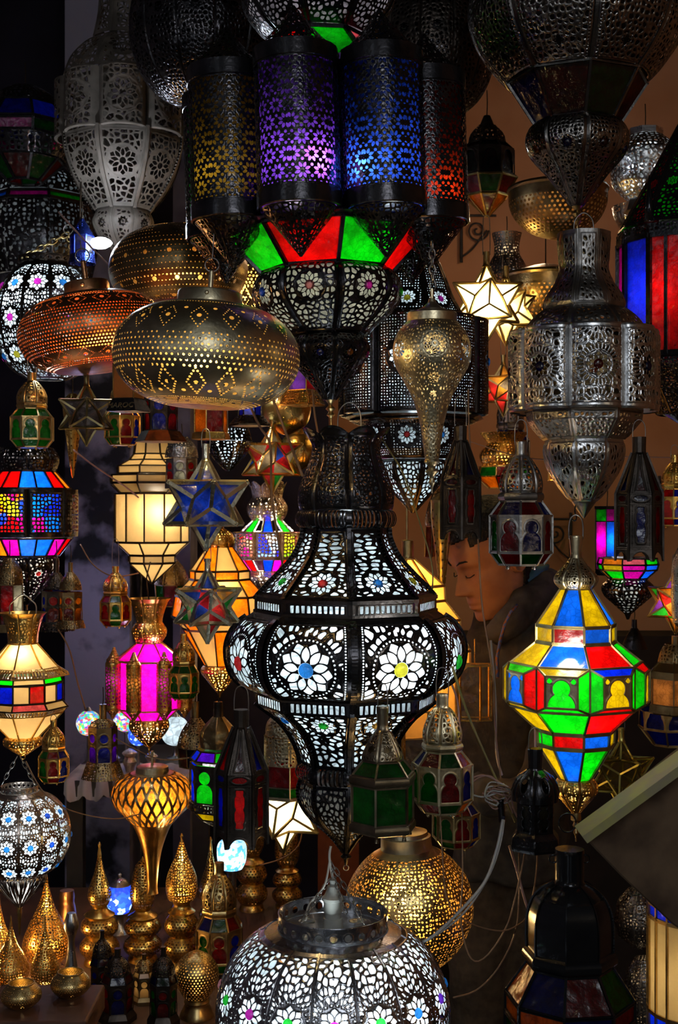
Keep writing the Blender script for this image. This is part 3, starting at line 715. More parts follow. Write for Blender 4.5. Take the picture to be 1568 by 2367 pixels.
# ================================================================ right side: large tin lantern with half-round panels
def tin_big():
    t=T('tin_lantern','large tin lantern with long waisted neck and ring of half-round sunburst panels, hanging at right','lantern',1350,1.85,1200,rot=0)
    n=8
    pn=[(540,62),(570,60),(600,58),(625,57),(655,68),(685,88),(708,95),(718,92)]
    t.pierce('neck_panel',pn,n,panel(.5,0,s=13,w=3.2,bx=10,by=14,sx=.8,sy=1.1,seed=2),SILV2,b=.12,cell=1.9,emb=1.4,split=True)
    t.skin('neck_liner',pn,n,BRNZ,inset=12)
    ps=[(716,92),(730,112),(750,130),(770,140)]
    t.pierce('shoulder_panel',ps,n,panel(.5,0,s=13,w=3.4,bx=9,by=8,seed=6),SILV2,b=.15,cell=2,emb=1.4)
    def sun(X,Y,w,L):
        g,r=ros(X,Y,0,L*.5,30,8,.36); a=np.arctan2(X,Y-L*.5)
        v=np.where(r<30,g,4-vor(X,Y,16,3)*1.0)
        ray=np.abs(((a*30/(2*PI))%1)-.5)*2*PI*r/30-1.6; v=np.where((r>33)&(r<44),-(-ray),v); v=np.where((r>=30)&(r<=33),2,v)
        for yy in (0.,L):
            r2=np.hypot(X,Y-yy); ray=np.abs(((np.arctan2(X,Y-yy)*26/(2*PI))%1)-.5)*2*PI*r2/26-1.5; v=np.where((r2>30)&(r2<40),ray,v)
        return border(v,X,Y,w,L,7,16)
    # ring of half-round bays
    pc=[(766,150),(770,152),(950,152),(954,150)]
    t.pierce('sunburst_panel',pc,n,sun,SILV,b=.55,cell=1.8,emb=2.2,split=True,smooth=False)
    t.skin('bay_liner',pc,n,BRNZ,inset=14,smooth=False)
    t.pierce('bay_lid',[(767,120),(768,150)],n,None,SILV2,b=.55,cell=6,smooth=False); t.pierce('bay_floor',[(950,150),(952,120)],n,None,SILV2,b=.55,cell=6,smooth=False)
    for k in range(n): t.jewel(pc,n,k,.5,11,G['dkred'] if k%2==0 else G['dkblue'],b=.55,smooth=False,out=-1)
    pl_=[(950,137),(975,134),(1008,106),(1018,95)]
    t.pierce('lower_panel',pl_,n,panel(.5,0,s=11,w=2.9,bx=9,by=12,seed=5),SILV2,cell=1.8,emb=1.6,smooth=False,split=True)
    pb=[(1018,90),(1045,94),(1080,86),(1115,66),(1145,44),(1160,30)]
    t.pierce('bottom_panel',pb,n,panel(.5,0,s=13,w=3.2,bx=7,by=12,seed=9,sx=.7,sy=1.3),SILV,b=.1,cell=1.7,emb=1.6,split=True)
    t.skin('bottom_liner',pb,n,BRNZ,inset=10)
    t.lathe('tip',[(1157,28),(1162,27),(1198,2)],SILV2,20,smooth=False)
    t.tube('bottom_hook',[(-16,1150,8),(-22,1180,8),(-18,1196,8),(-22,1204,8),(-30,1200,8)],1.8,IRON)
    t.hanger(492,548,22,1.6)
    t.light(860,.15,(1,.7,.4)); return t
tin_big()
def top_right():
    t=T('round_tin_lantern','huge round tin lantern with ribs and dark jewels cut off by the top right edge','lantern',1335,2.05,548,rot=0)
    pr=[(-190,90),(-130,170),(-60,222),(20,245),(90,232),(150,195),(190,158)]
    def f(X,Y,w,L):
        v=2.4-vor(X,Y,13,4); g,r=ros(X,Y,0,L*.42,26,10,.45); v=np.where(r<26,g,v)
        g,r=ros(X,Y,0,L*.9,15,8,.4); v=np.where(r<15,g,v)
        bd=np.hypot(w-np.abs(X)-9,(np.mod(Y,7)-3.5))-1.8
        v=border(v,X,Y,w,L,14,8); return np.minimum(v,np.where(np.abs(w-np.abs(X)-9)<3,bd,9))
    t.pierce('pierced_body',pr,8,f,SHTIN,b=.22,off=.5,cell=2.3,emb=2.2,split=True)
    t.skin('body_liner',pr,8,IRON2,inset=16,off=.5)
    t.ribs('body_rib',pr,8,7,SHTIN,off=0,out=2)
    for k,m in ((0,G['pink']),(7,G['dkblue']),(6,G['green']),(1,G['dkred'])): t.jewel(pr,8,k,.42,17,m,b=.22,off=.5)
    D=[G['dkgreen'],G['dkred'],G['dkblue'],G['dkred'],G['dkgreen'],G['dkblue'],G['dkblue'],G['dkred']]
    t.panes(192,162,290,98,8,D,SHTIN,6,off=.5,nm='skirt_pane')
    pb=[(288,98),(305,112),(330,116),(360,106),(400,72),(440,42),(478,14)]
    t.pierce('bottom_bowl',pb,8,panel(.33,16,9,s=9,w=1.8,bx=8,by=8,jr=.5),SHTIN,b=.2,off=.5,cell=1.8,emb=1.6,split=True)
    t.skin('bowl_liner',pb,8,IRON2,inset=12,off=.5)
    for k,m in ((0,G['dkred']),(7,G['dkblue']),(1,G['dkblue']),(6,G['amber'])): t.jewel(pb,8,k,.33,9,m,b=.2,off=.5)
    t.lathe('finial',[(476,14),(486,6),(494,11),(502,5),(512,9),(520,3),(530,2)],BRASS,12); t.ring('end_ring',6,538,9,1.5,SHTIN)
    t.light(60,.03,(1,.8,.5)); t.tube('hanging_rod',[(0,-180,0),(0,-300,0)],6,IRON); return t
top_right()
def white_carved():
    t=T('pierced_white_lantern','tall chalky beige pierced lantern with bulging cylinder ring, unlit, top left','lantern',285,2.74,598,rot=9)
    fl=lambda c,R,s: panel(c,R,9,s=s,w=1.7,bx=9,by=10,ring=2)
    t.pierce('crown',[(-60,52),(20,56),(60,62),(96,70)],8,fl(.7,0,14),BEIGE,b=.2,cell=2,split=False)
    t.pierce('dome',[(96,66),(115,95),(150,124),(196,142)],8,fl(.5,36,15),BEIGE,b=.1,cell=2,split=True)
    t.pierce('barrel',[(195,120),(330,120)],8,fl(.5,0,20),BEIGE,cell=4,smooth=False)
    pb=[(328,142),(360,138),(400,124),(440,102),(475,76),(490,66)]
    pc=[(195,128),(197,134),(328,134),(330,128)]
    t.pierce('half_round_bay',pc,8,fl(.5,38,15),BEIGE,b=.62,cell=2,split=True,smooth=False)
    t.pierce('bowl',pb,8,fl(.42,36,15),BEIGE,b=.06,off=0,cell=2,split=True)
    t.ribs('bowl_rib',pb,8,7,BEIGE,off=.5,out=1)
    pt=[(488,58),(515,70),(545,58),(575,30),(596,6)]
    t.pierce('tip_bulb',pt,8,fl(.3,14,11),BEIGE,b=.2,cell=2,split=True); t.ribs('bulb_rib',pt,8,4,BEIGE,off=.5)
    t.tube('hanging_rod',[(0,-60,0),(0,-240,0)],5,IRON); return t
white_carved()
for px,py,rx,ry,lab,d in ((470,70,165,190,'dark round pierced lantern with rolled rim, left behind the black chandelier',2.38),(1000,110,142,175,'dark fluted pierced lantern behind the red cylinder of the chandelier',2.42)):
    t=T('dark_round_lantern',lab,'lantern',px,d,py+ry,rot=0)
    pr=[(py-ry*.9*math.cos(PI*k/12),rx*max(.12,math.sin(PI*(k*.93+.5)/12))**.8) for k in range(13)]
    t.pierce('pierced_body',pr,12,panel(.5,14,8,s=10,w=2,bx=4,by=6),IRON if px<600 else IRON2,b=.2,cell=2.6,emb=2)
    t.skin('inner_liner',pr,12,IRON,inset=14); t.tube('hanging_rod',[(0,py-ry*.9,0),(0,-280,0)],5,IRON); t.lathe('base_cap',[(pr[-1][0]-4,pr[-1][1]+4),(pr[-1][0]+6,8)],IRON,20)
# ================================================================ stained glass lantern, right
def stained():
    t=T('stained_glass_lantern','bright lit stained glass lantern in blue, green, red and yellow with brass onion top, right','lantern',1332,1.75,1945,rot=1)
    L=LEAD; b,g,r,y,a,k_=G['sky'],G['green'],G['red'],G['yellow'],G['blue'],G['amber']
    t.lathe('neck',[(1238,15),(1240,16),(1285,13),(1292,17)],PEWT,20); t.hanger(1190,1246,16,1.8)
    po=[(1290,14),(1305,24),(1322,40),(1336,48),(1348,46),(1360,36)]
    t.pierce('onion_dome',po,8,panel(.6,0,s=7,w=1.6,bx=5,by=4,seed=3),PEWT,b=.3,cell=1.2,emb=1,off=.5); t.skin('dome_liner',po,8,BRNZ,inset=5,off=.5)
    def row(y0,r0,y1,r1,cols,lw=5,**k): t.panes(y0,r0,y1,r1,8,cols,L,lw,off=.5,**k)
    row(1360,36,1443,92,[y,b,y,g,a,r,y,b]); row(1446,92,1481,92,[b,y,g,r,b,g,y,r]); row(1484,94,1530,152,[r,g,b,y,r,a,y,b])
    for k in range(8):
        a0=(k+0)*2*PI/8
    # projecting window boxes on each of the eight faces
    wc=[y,y,a,r,b,g,b,g]; side=[g,g,y,b,r,y,y,r]; top=[a,r,g,b,y,g,g,y]; cen=[r,g,b,g,y,r,y,g]
    Pn=8; Rr=154; rc=Rr*math.cos(PI/8)
    segs=[]
    for k in range(8):
        th=(k+.5)*2*PI/8; hw=Rr*math.sin(PI/8)
        def loc(x,dd,yy): 
            a_=th+t.rot; return Vector(((dd*math.sin(a_)+x*math.cos(a_))*t.s,(-dd*math.cos(a_)+x*math.sin(a_))*t.s,(t.yb-yy)*t.s))
        ob=rc+20; bw=36
        def pane(nm,q,m,inw=1.6):
            cen_=sum(q,Vector())/4; n_=(q[1]-q[0]).cross(q[2]-q[1]).normalized()*1.5*t.s; q2=[c+(cen_-c)*.03 for c in q]
            v=[tuple(c) for c in q2]+[tuple(c+n_) for c in q2]; mk(nm,v,[(0,1,2,3),(7,6,5,4),(0,4,5,1),(1,5,6,2),(2,6,7,3),(3,7,4,0)],m,t.o)
        A=loc(-hw,rc,1530);B=loc(hw,rc,1530);E=loc(-hw,rc,1628);H=loc(hw,rc,1628)
        a1=loc(-bw,ob,1546);b1=loc(bw,ob,1546);e1=loc(-bw,ob,1616);h1=loc(bw,ob,1616)
        pane('top_pane',[A,B,b1,a1],top[k]); pane('bottom_pane',[e1,h1,H,E],cen[k]); pane('side_pane',[A,a1,e1,E],side[k]); pane('side_pane',[b1,B,H,h1],side[(k+1)%8])
        pane('window_pane',[loc(-bw,ob-3,1546),loc(bw,ob-3,1546),loc(bw,ob-3,1616),loc(-bw,ob-3,1616)],wc[k])
        segs+=[(A,B),(E,H),(A,E),(a1,b1),(b1,h1),(h1,e1),(e1,a1),(A,a1),(B,b1),(E,e1),(H,h1)]
        q=t.sub(t.o); nv=34;nu=34; U,V=np.meshgrid(np.linspace(-1,1,nu),np.linspace(0,1,nv)); X=U*bw;Y=V*70
        f=np.minimum.reduce([np.hypot(X,Y-27)-19,np.where(Y>40,np.maximum(np.hypot(X,(Y-66)*1.0)-30,40-Y),99)]); f=np.minimum(f,np.where((np.abs(X)>19)&(Y<16),(np.abs(np.abs(X)-27)+np.abs(Y-10))-7,99))
        f=border(f,X,Y,bw,70,4,3); e_=1.2*np.exp(-((f-2)/1.5)**2)
        a_=th+t.rot; dd=ob+e_; Pt=np.stack([(dd*math.sin(a_)+X*math.cos(a_))*t.s,(-dd*math.cos(a_)+X*math.sin(a_))*t.s,(t.yb-(1546+Y))*t.s],2)
        v,fc=march(Pt,f); mk('keyhole_panel',v,fc,PEWT,t.o,True)
    t.bars('window_frame',segs,4.5,L)
    row(1630,152,1684,92,[r,g,a,y,r,b,y,g]); row(1688,90,1718,88,[b,y,r,g,b,y,g,r]); row(1722,87,1802,36,[g,b,y,r,g,a,y,b])
    pc=[(1800,40),(1815,48),(1832,46),(1855,28),(1878,10)]
    t.pierce('foot_cup',pc,8,panel(.45,11,6,s=7,w=1.5,bx=5,by=4,jr=.3,ring=1.5),GOLD,b=.3,cell=1.2,emb=.8,off=.5)
    t.lathe('finial',[(1876,11),(1895,12),(1900,5),(1908,8),(1915,3),(1925,6),(1932,2),(1945,2)],BRASS,14)
    t.light(1508,1.0,(1,.97,.85),x=-40,z=116,rad=.03); t.light(1600,.75,(1,.95,.8),z=20,rad=.02,nm='core_bulb'); t.light(1750,.1,(1,.95,.8),nm='lower_bulb'); t.light(1420,.12,(1,.95,.8),nm='upper_bulb')
stained()
# ================================================================ foreground jewelled pumpkin, bottom centre
def pumpkin(px,d,yt,yb,R,n,mat,cols,label,liner,lit,collar=.47,cell=2,rot=0,rib=8,hz=.5,a0=.13,name='jewelled_round_lantern',rosR=.3,rows=(.33,.62),s=11,tail=0,jr=10,emb=1.4,b=.12,cupy=.2,w=2.2):
    t=T(name,label,'lantern',px,d,yb+tail,rot); cy=(yt+yb)/2; h=(yb-yt)/2; pr=[]
    for k in range(15):
        a=PI*(a0+(.93-a0)*k/14); pr.append((cy-h*math.cos(a)/math.cos(PI*a0),R*math.sin(a)**.78))
    pw=R*PI/n*rosR*2.4
    def f(X,Y,W,L):
        if s>11.2: A_=np.arctan2(X,Y-rows[0]*L); Rr=np.hypot(X,Y-rows[0]*L); v=w-vor(Rr*.9+A_*8,A_*52,s,3,1.5,.62,1.)
        else: v=w-vor(X,Y,s,3,.75,1.15)
        for c in rows:
            g,r=ros(X,Y,0,c*L,pw,8,.3,.62,.74); rd=np.abs(((np.arctan2(X,Y-c*L)*22/(2*PI))%1)-.5)*2*PI*(pw+3)/22
            v=np.where(r<pw,g,v); v=np.where((r>=pw)&(r<pw+6),np.hypot(rd,r-pw-3)-1.4,v)
        return border(v,X,Y,W,L,rib*.6,h*.09)
    t.pierce('pierced_gore',pr,n,f,mat,b=b,cell=cell,emb=emb,split=True)
    t.skin('inner_liner',pr,n,liner,inset=7,b=b); t.ribs('gore_rib',pr,n,rib*.45,mat,off=.5,out=1,step=10)
    for k in range(n):
        for i,c in enumerate(rows): t.jewel(pr,n,k,c,jr,cols[(k*2+i*3)%len(cols)],b=b)
    c=R*collar; y=pr[0][0]
    t.lathe('neck_plate',[(y+2,pr[0][1]+2),(y-6,c+3)],mat,n*2,step=0,caps=None)
    t.pierce('collar',[(y-44*R/270,c),(y-4,c)],24,lambda X,Y,W,L: border((np.hypot(X/(W*.5),(Y-L*.55)/(L*.2))-1)*L*.2,X,Y,W,L,2),mat,rnd=True,cell=1.6*R/270,emb=.6,smooth=False)
    t.ring('collar_lip',0,y-44*R/270,c,1.8*R/270,mat,'z',40)
    for q in lit: t.light(q[0],q[1],q[2],x=q[3],z=q[4],rad=.016)
    return t,y,c
t,y,c=pumpkin(770,1.62,2152,2520,268,16,metal('bright_tin',(.5,.5,.53),.22,(.25,.25,.27)),[G['pink'],G['sky'],G['green'],G['rose'],G['sky'],G['green'],G['purple']],'big silver ribbed lantern with pink, green and blue jewels and open collar, bottom edge',G['white'],[(2290,1.4,CW,36,182),(2340,.75,CW,0,0)],rot=1,cell=1.7,jr=12,tail=0,a0=.17,s=11.5,w=1.9,emb=1.8,rosR=.33,rows=(.305,.62))
plate=t.pierce('socket_plate',[(y-6,18),(y-5,c-2)],8,lambda X,Y,W,L: border((np.hypot(X/(W*.6+.1),(Y-L*.6)/(L*.22))-1)*8,X,Y,W,L,5),SILV,rnd=True,cell=3,emb=0,smooth=False)
CER=plain('grey_ceramic',(.45,.45,.4),.45,(.3,.3,.27),sc=20)
t.lathe('lamp_socket',[(y-8,24),(y-30,22),(y-31,19),(y-44,19),(y-45,22),(y-70,22),(y-72,26),(y-78,26),(y-82,21),(y-92,16),(y-104,12),(y-106,8),(y-118,8)],CER,28,smooth=False)
t.chain(-8,y-120,0,-70,y-44,70,9,5,SILV2); t.chain(-4,y-150,0,30,y-60,60,8,5,SILV2); t.chain(-4,y-160,0,70,y-44,80,9,5,SILV2); t.tube('suspension_wire',[(-8,y-160,0),(-20,y-110,20),(-54,y-70,30),(-62,y-40,50)],2.6,plain('cord_sheath',(.5,.48,.42),.5))
t.tube('suspension_wire',[(-5,y-196,0),(-8,y-170,3),(0,y-118,0)],3,plain('cord_sheath',(.5,.48,.42),.5))
# ================================================================ perforated gold egg behind it
def egg():
    t=T('perforated_gold_lamp','big gold egg-shaped lamp full of tiny round holes, behind the silver jewelled lantern','pendant lamp',955,1.95,2248,tilt=-3)
    pr=[(1958,55),(1975,85),(2000,112),(2040,138),(2085,147),(2130,143),(2175,122),(2215,88),(2240,45)]
    rg=random.Random(3)
    def f(X,Y,W,L):
        s=8.6; f_=np.full(X.shape,99.); gx=X/s; gy=Y/s; ix=np.floor(gx); iy=np.floor(gy)
        for a in (-1,0,1):
            for b in (-1,0,1):
                cx=ix+a+.5+(hsh(ix+a,iy+b,2)-.5)*.45; cy=iy+b+.5+(hsh(ix+a,iy+b,5)-.5)*.45; r=.22+.2*hsh(ix+a,iy+b,8)**1.5
                f_=np.minimum(f_,(np.hypot(gx-cx,gy-cy)-r)*s)
        return np.where((Y>L-6)|(Y<26),5,f_)
    t.pierce('perforated_body',pr,10,f,BRASS,rnd=True,cell=1.15,emb=.3)
    t.lathe('collar',[(1962,60),(1932,58),(1930,52),(1922,50),(1918,30),(1905,12),(1900,8),(1885,8)],PEWT,32,smooth=False,step=0)
    t.lathe('bottom_plate',[(2238,46),(2246,20),(2247,2)],BRASS,20)
    t.light(2045,1.6,(1,.62,.22),x=-52,z=116,rad=.02); t.light(2120,1.6,(1,.58,.2),x=20,nm='core_bulb'); t.tube('hanging_wire',[(0,1885,0),(0,1830,0)],2,SILV2)
egg()
# ================================================================ small hanging lanterns
g=G
octa(1205,1015,1318,71,1.75,[g['dkblue'],g['dkred'],g['dkred'],g['dkgreen'],g['dkblue'],g['dkred'],g['dkgreen'],g['dkred']],SILV2,'unlit silver lantern with dark blue and red keyhole windows in front of the man',14,up=45,lit=(.012,WW),bot=[glass('matte_deep_green',(.01,.2,.03),tl=(.01,.3,.04),gl=0),glass('matte_deep_red',(.3,.01,.015),tl=(.4,.01,.02),gl=0)],sl=[g['dkred'],g['dkblue'],g['dkgreen']],dome=.66)  # faint inner light added to bring out the dark window colours
octa(1023,1598,1885,69,1.72,[g['dkred'],g['dkblue'],g['amber'],g['dkgreen'],g['dkred'],g['dkblue'],g['dkgreen'],g['dkgreen']],PEWT,'pale brass lantern with red keyhole window and beaded dome, right of the central lantern',12,up=55,sl=[g['dkgreen'],g['amber'],g['dkblue'],g['dkred']],lit=(.012,WW),dome=.62)
octa(1055,1760,1962,54,1.8,[g['dkred'],g['dkblue'],g['dkblue'],g['dkgreen'],g['red'],g['dkblue'],g['dkgreen'],g['dkgreen']],BRASS,'small brass lantern with red keyhole window tucked under the pale brass one',12,up=0,lit=(.008,WW))
octa(267,1306,1452,37,2.9,[g['dkgreen'],g['dkred'],g['dkred'],g['dkgreen'],g['dkblue'],g['dkred']],GOLD,'small gold lantern with green and red windows hanging before the whitewashed pillar',10,up=60,lit=(.03,WW),dome=.72)
octa(124,1662,1812,36,2.36,[g['dkred'],g['dkblue'],g['dkgreen'],g['dkred'],g['dkgreen']],GOLD,'small gold lantern with deep red keyhole window beside the cream lantern',10,up=10,lit=(.015,WW),dome=.7)
octa(425,1462,1620,36,2.7,[g['dkgreen']],GOLD,'small gold lantern with green windows beside the magenta lantern',10,up=20,lit=(.015,WW),dome=.68)
octa(74,858,1042,50,2.4,[g['dkgreen']],BRASS,'brass and green glass lantern below the copper lamp, far left',8,up=50,lit=(.05,WW),dome=.66,sl=[g['dkgreen']])
octa(283,860,1036,40,2.6,[g['dkred'],g['dkblue'],g['dkgreen'],g['dkgreen'],g['dkgreen'],g['dkblue'],g['dkgreen'],g['dkgreen']],GOLD,'gold lantern with red and green windows under the left rim of the brass disc lamp',24,up=10,lit=(.03,WW))
octa(1560,1048,1222,42,2.2,[g['dkblue'],g['dkred']],GOLD,'gold lantern with dark blue keyhole window cut by the right edge, upper',5,up=20,lit=(.04,WW))
octa(1180,880,1120,44,3.6,[g['dkred'],g['dkblue']],SILV2,'dim small lantern far back between the tin lantern and the brass teardrop',5,up=0,lit=(.03,WW))
# green-glass hexagonal lantern
def green_lantern():
    t=T('green_glass_lantern','lantern with plain dark green glass sides, bronze rolled rims and pierced dome, low centre','lantern',885,1.68,1932,rot=-14)
    M=metal('antique_bronze',(.3,.25,.17),.33,(.14,.11,.07)); gg=glass('bottle_green',(.01,.22,.04),tl=(.01,.4,.06),tr=.35)
    t.lathe('neck',[(1632,14),(1634,15),(1678,13),(1690,19)],M,18); t.hanger(1580,1640,11,1.3)
    pd=[(1688,16),(1700,24),(1720,36),(1742,46),(1756,48)]
    t.pierce('dome',pd,6,panel(.6,12,6,s=8,w=1.9,bx=6,by=6,jr=.4,ring=1.5),M,b=.25,off=.5,cell=1.2,emb=.9); t.skin('dome_liner',pd,6,BRNZ,inset=6,off=.5)
    t.panes(1756,48,1788,75,6,[gg],M,5,off=.5,nm='sloping_pane')
    t.lathe('upper_rim',[(1786,74),(1789,80),(1797,82),(1806,80),(1810,74)],M,6,True,off=0,caps=None,step=3)
    t.panes(1810,74,1896,74,6,[gg],M,5,off=.5,nm='side_pane')
    t.lathe('lower_rim',[(1894,73),(1898,79),(1906,82),(1916,80),(1920,72)],M,6,True,off=0,caps=None,step=3); t.lathe('base_plate',[(1905,74),(1907,74)],M,6,True,step=0,off=0,caps=True)
    for k in range(6): 
        q=t.pt(k*PI/3,66,1924); vs=[];fs=[]; tube_geo([q,q-Vector((0,0,.005))],[.0022,.003],vs,fs,8); mk('foot',[tuple(v) for v in vs],fs,M,t.o,True)
    t.light(1850,.014,(.8,1,.7),z=-20)
green_lantern()
tower(558,1640,1952,60,1.7,[g['red'],g['dkred'],g['dkblue'],g['purple'],g['dkblue'],g['dkblue']],'black studded hexagonal lantern with glowing red waisted window, left of the central lantern foot',0,lit=(.03,(.9,.9,1)),up=55)
tower(1065,985,1248,49,1.75,[g['dkred'],g['dkblue'],g['dkred']],'black studded hexagonal lantern hanging over the forehead of the man',28,up=70,lit=(.008,WW))
tower(1478,1010,1298,53,1.66,[g['dkblue'],g['dkred'],g['dkred']],'black studded hexagonal lantern with blue window, below right of the big tin lantern',-8,up=40,lit=(.008,WW))
# candle lantern
def candle_lantern():
    t=T('candle_lantern','black candle lantern with fluted onion roof and flared pierced foot, right of the tangled cables','lantern',1238,1.68,1965,rot=20)
    t.lathe('neck',[(1730,17),(1732,18),(1775,16),(1780,20)],IRON,12,True); t.hanger(1682,1738,15,1.4)
    pr=[(1778,18),(1790,32),(1808,44),(1830,50),(1850,49)]
    t.pierce('onion_roof',pr,6,lambda X,Y,W,L: border((np.hypot(X/8,(Y-L*.5)/16)-1)*7,X,Y,W,L,5),IRON,b=.45,cell=1.3,emb=2)
    t.pierce('window_panel',[(1850,47),(1922,47)],6,arch(6,7,.2),IRON,cell=1.3,smooth=False,emb=1.2)
    t.panes(1852,44,1920,44,6,[glass('grey_frosted',(.5,.5,.42),tl=(.4,.42,.36),tr=.1)],IRON,3,frame=False)
    t.pierce('flared_foot',[(1920,48),(1932,58),(1952,62),(1962,60)],6,lambda X,Y,W,L: border(np.minimum(np.abs(np.hypot(((X+60)%13)-6.5,Y-L*.5)-6)+.2,9)*1.0+np.where(np.hypot(((X+60)%13)-6.5,Y-L*.5)<4.4,-1.6,0.8),X,Y,W,L,4),IRON,cell=1.3,emb=1)
    t.lathe('base_plate',[(1950,55),(1953,55)],IRON,6,True,step=0,caps=True)
candle_lantern()
# big black dome lantern, lower right
def black_dome():
    BL=metal('black_lacquer',(.02,.02,.022),.16,(.012,.012,.013),.6,bump=.05)
    t=T('black_dome_lantern','large glossy black lantern with smooth ribbed dome and dark coloured panes, bottom right','lantern',1317,1.6,2480,rot=8)
    t.lathe('neck',[(1962,33),(1966,34),(2036,33),(2045,38)],BL,28,smooth=False); t.lathe('dome',[(2040,36),(2055,62),(2080,84),(2115,96),(2160,99),(2195,98)],BL,8,off=.5)
    t.ribs('dome_rib',[(2040,37),(2055,63),(2080,85),(2115,97),(2160,100),(2195,99)],8,3.5,BL,out=1)
    t.lathe('rim',[(2192,98),(2198,106),(2208,110),(2220,108),(2228,98)],BL,8,True,caps=None,step=3)
    t.panes(2228,98,2302,148,8,[g['dkred'],g['dkgreen'],g['dkblue'],g['amber'],g['dkred'],g['dkgreen'],g['amber'],g['dkblue']],BL,6,nm='roof_pane')
    t.panes(2304,148,2345,148,8,[g['dkblue'],g['dkred'],g['dkred'],g['dkblue'],g['amber'],g['dkred'],g['amber'],g['amber']],BL,6,nm='frieze_pane')
    t.panes(2350,148,2470,148,8,[g['dkred'],g['dkblue'],g['dkgreen'],g['amber']],BL,8,nm='window_pane'); t.lathe('base_plate',[(2468,150),(2480,152)],BL,8,True,step=0,caps=True)
    for s_ in (-1,1): t.ring('side_ring',s_*38,1985,9,2,BL,'y')
    t.ring('hook_ring',-5,1902,20,2,IRON,'y',sy=1.1); t.light(2330,.02,WW)
black_dome()
# stars
star(476,1163,107,1.68,[g['dkblue'],glass('cobalt_glass',(.01,.05,.5),tl=(.01,.05,.45),tr=.3)],metal('pale_brass',(.8,.74,.55),.24,(.5,.45,.3)),'large blue glass star with brass leading, hanging below the brass disc lamp',rot=16,lit=(.03,(.8,.9,1)),up=35,bw=9)
star(480,1400,85,1.7,[g['dkblue'],g['amber'],g['dkgreen'],g['red'],g['dkred'],g['smoke']],metal('pale_brass',(1,1,1)),'smaller star of mixed red, green and amber glass hanging under the blue star',rot=12,lit=(.025,(1,.9,.7)),up=32,bw=7.5)
star(200,958,72,2.2,[glass('milky_glass',(.6,.57,.55),tl=(.4,.37,.36),tr=.15)],LEAD,'milky white glass star with brass edges, unlit, hanging from the copper lamp',rot=12,up=42,bw=4.5)
star(1125,700,92,2.88,[glass('warm_clear_glass',(.95,.85,.6),tr=.35,tl=(1,.85,.5),mott=.05)],LEAD,'brightly lit pale yellow glass star, right of the red cylinder',rot=0,lit=(3.4,(1,.72,.32)),up=84,bw=4.5)
star(1170,718,80,3.0,[glass('warm_clear_glass',(.95,.85,.6))],LEAD,'half-hidden clear glass star behind the brightly lit one',rot=30,lit=(.8,(1,.75,.35)),up=60,bw=4)
star(1164,900,62,3.3,[g['amber'],g['smoke'],g['red']],LEAD,'small amber glass star hanging lower between teardrop and tin lantern',rot=10,lit=(.15,WW),up=40,bw=3.5)
star(630,1062,78,2.62,[g['smoke'],g['dkred'],g['dkgreen'],g['dkblue']],GOLD,'gold-edged star with dark red and green glass, left of the crown of the central lantern',rot=10,lit=(.1,WW),up=40,bw=4.5)
star(1437,1790,84,2.2,[glass('olive_clear',(.75,.7,.35),tr=.75,tl=(.5,.45,.1))],metal('olive_brass',(.55,.5,.14),.3),'see-through glass star with yellow brass edges below right of the stained glass lantern',rot=20,up=50,bw=4)

# ================================================================ middle distance
cr=G['cream']
def cream_left():
    t=T('cream_panel_lantern','tall lit cream glass lantern in black leading, straight-sided middle, in front of the pillar','lantern',351,3.3,1350,rot=12)
    K=LEADK
    for (a,b,c,d_) in ((1022,40,1050,44),(1050,44,1064,56),(1064,56,1078,82),(1078,84,1095,84),(1099,100,1116,100),(1118,100,1140,78),(1142,87,1252,87),(1254,87,1282,56),(1284,56,1300,56),(1302,55,1348,3)):
        n=8 if a!=1142 else 12
        t.panes(a,b,c,d_,n,[cr],K,3.2,inset=1)
    t.lathe('top_cap',[(1020,42),(1016,36),(1012,10)],K,8,True,step=0,caps=True)
    t.light(1185,4.2,(1,.85,.6),x=22,z=50,rad=.02); t.light(1080,.25,(1,.8,.5)); t.light(1290,.5,(1,.85,.6)); t.tube('power_cord',[(0,1012,0),(0,900,0)],2,K)
cream_left()
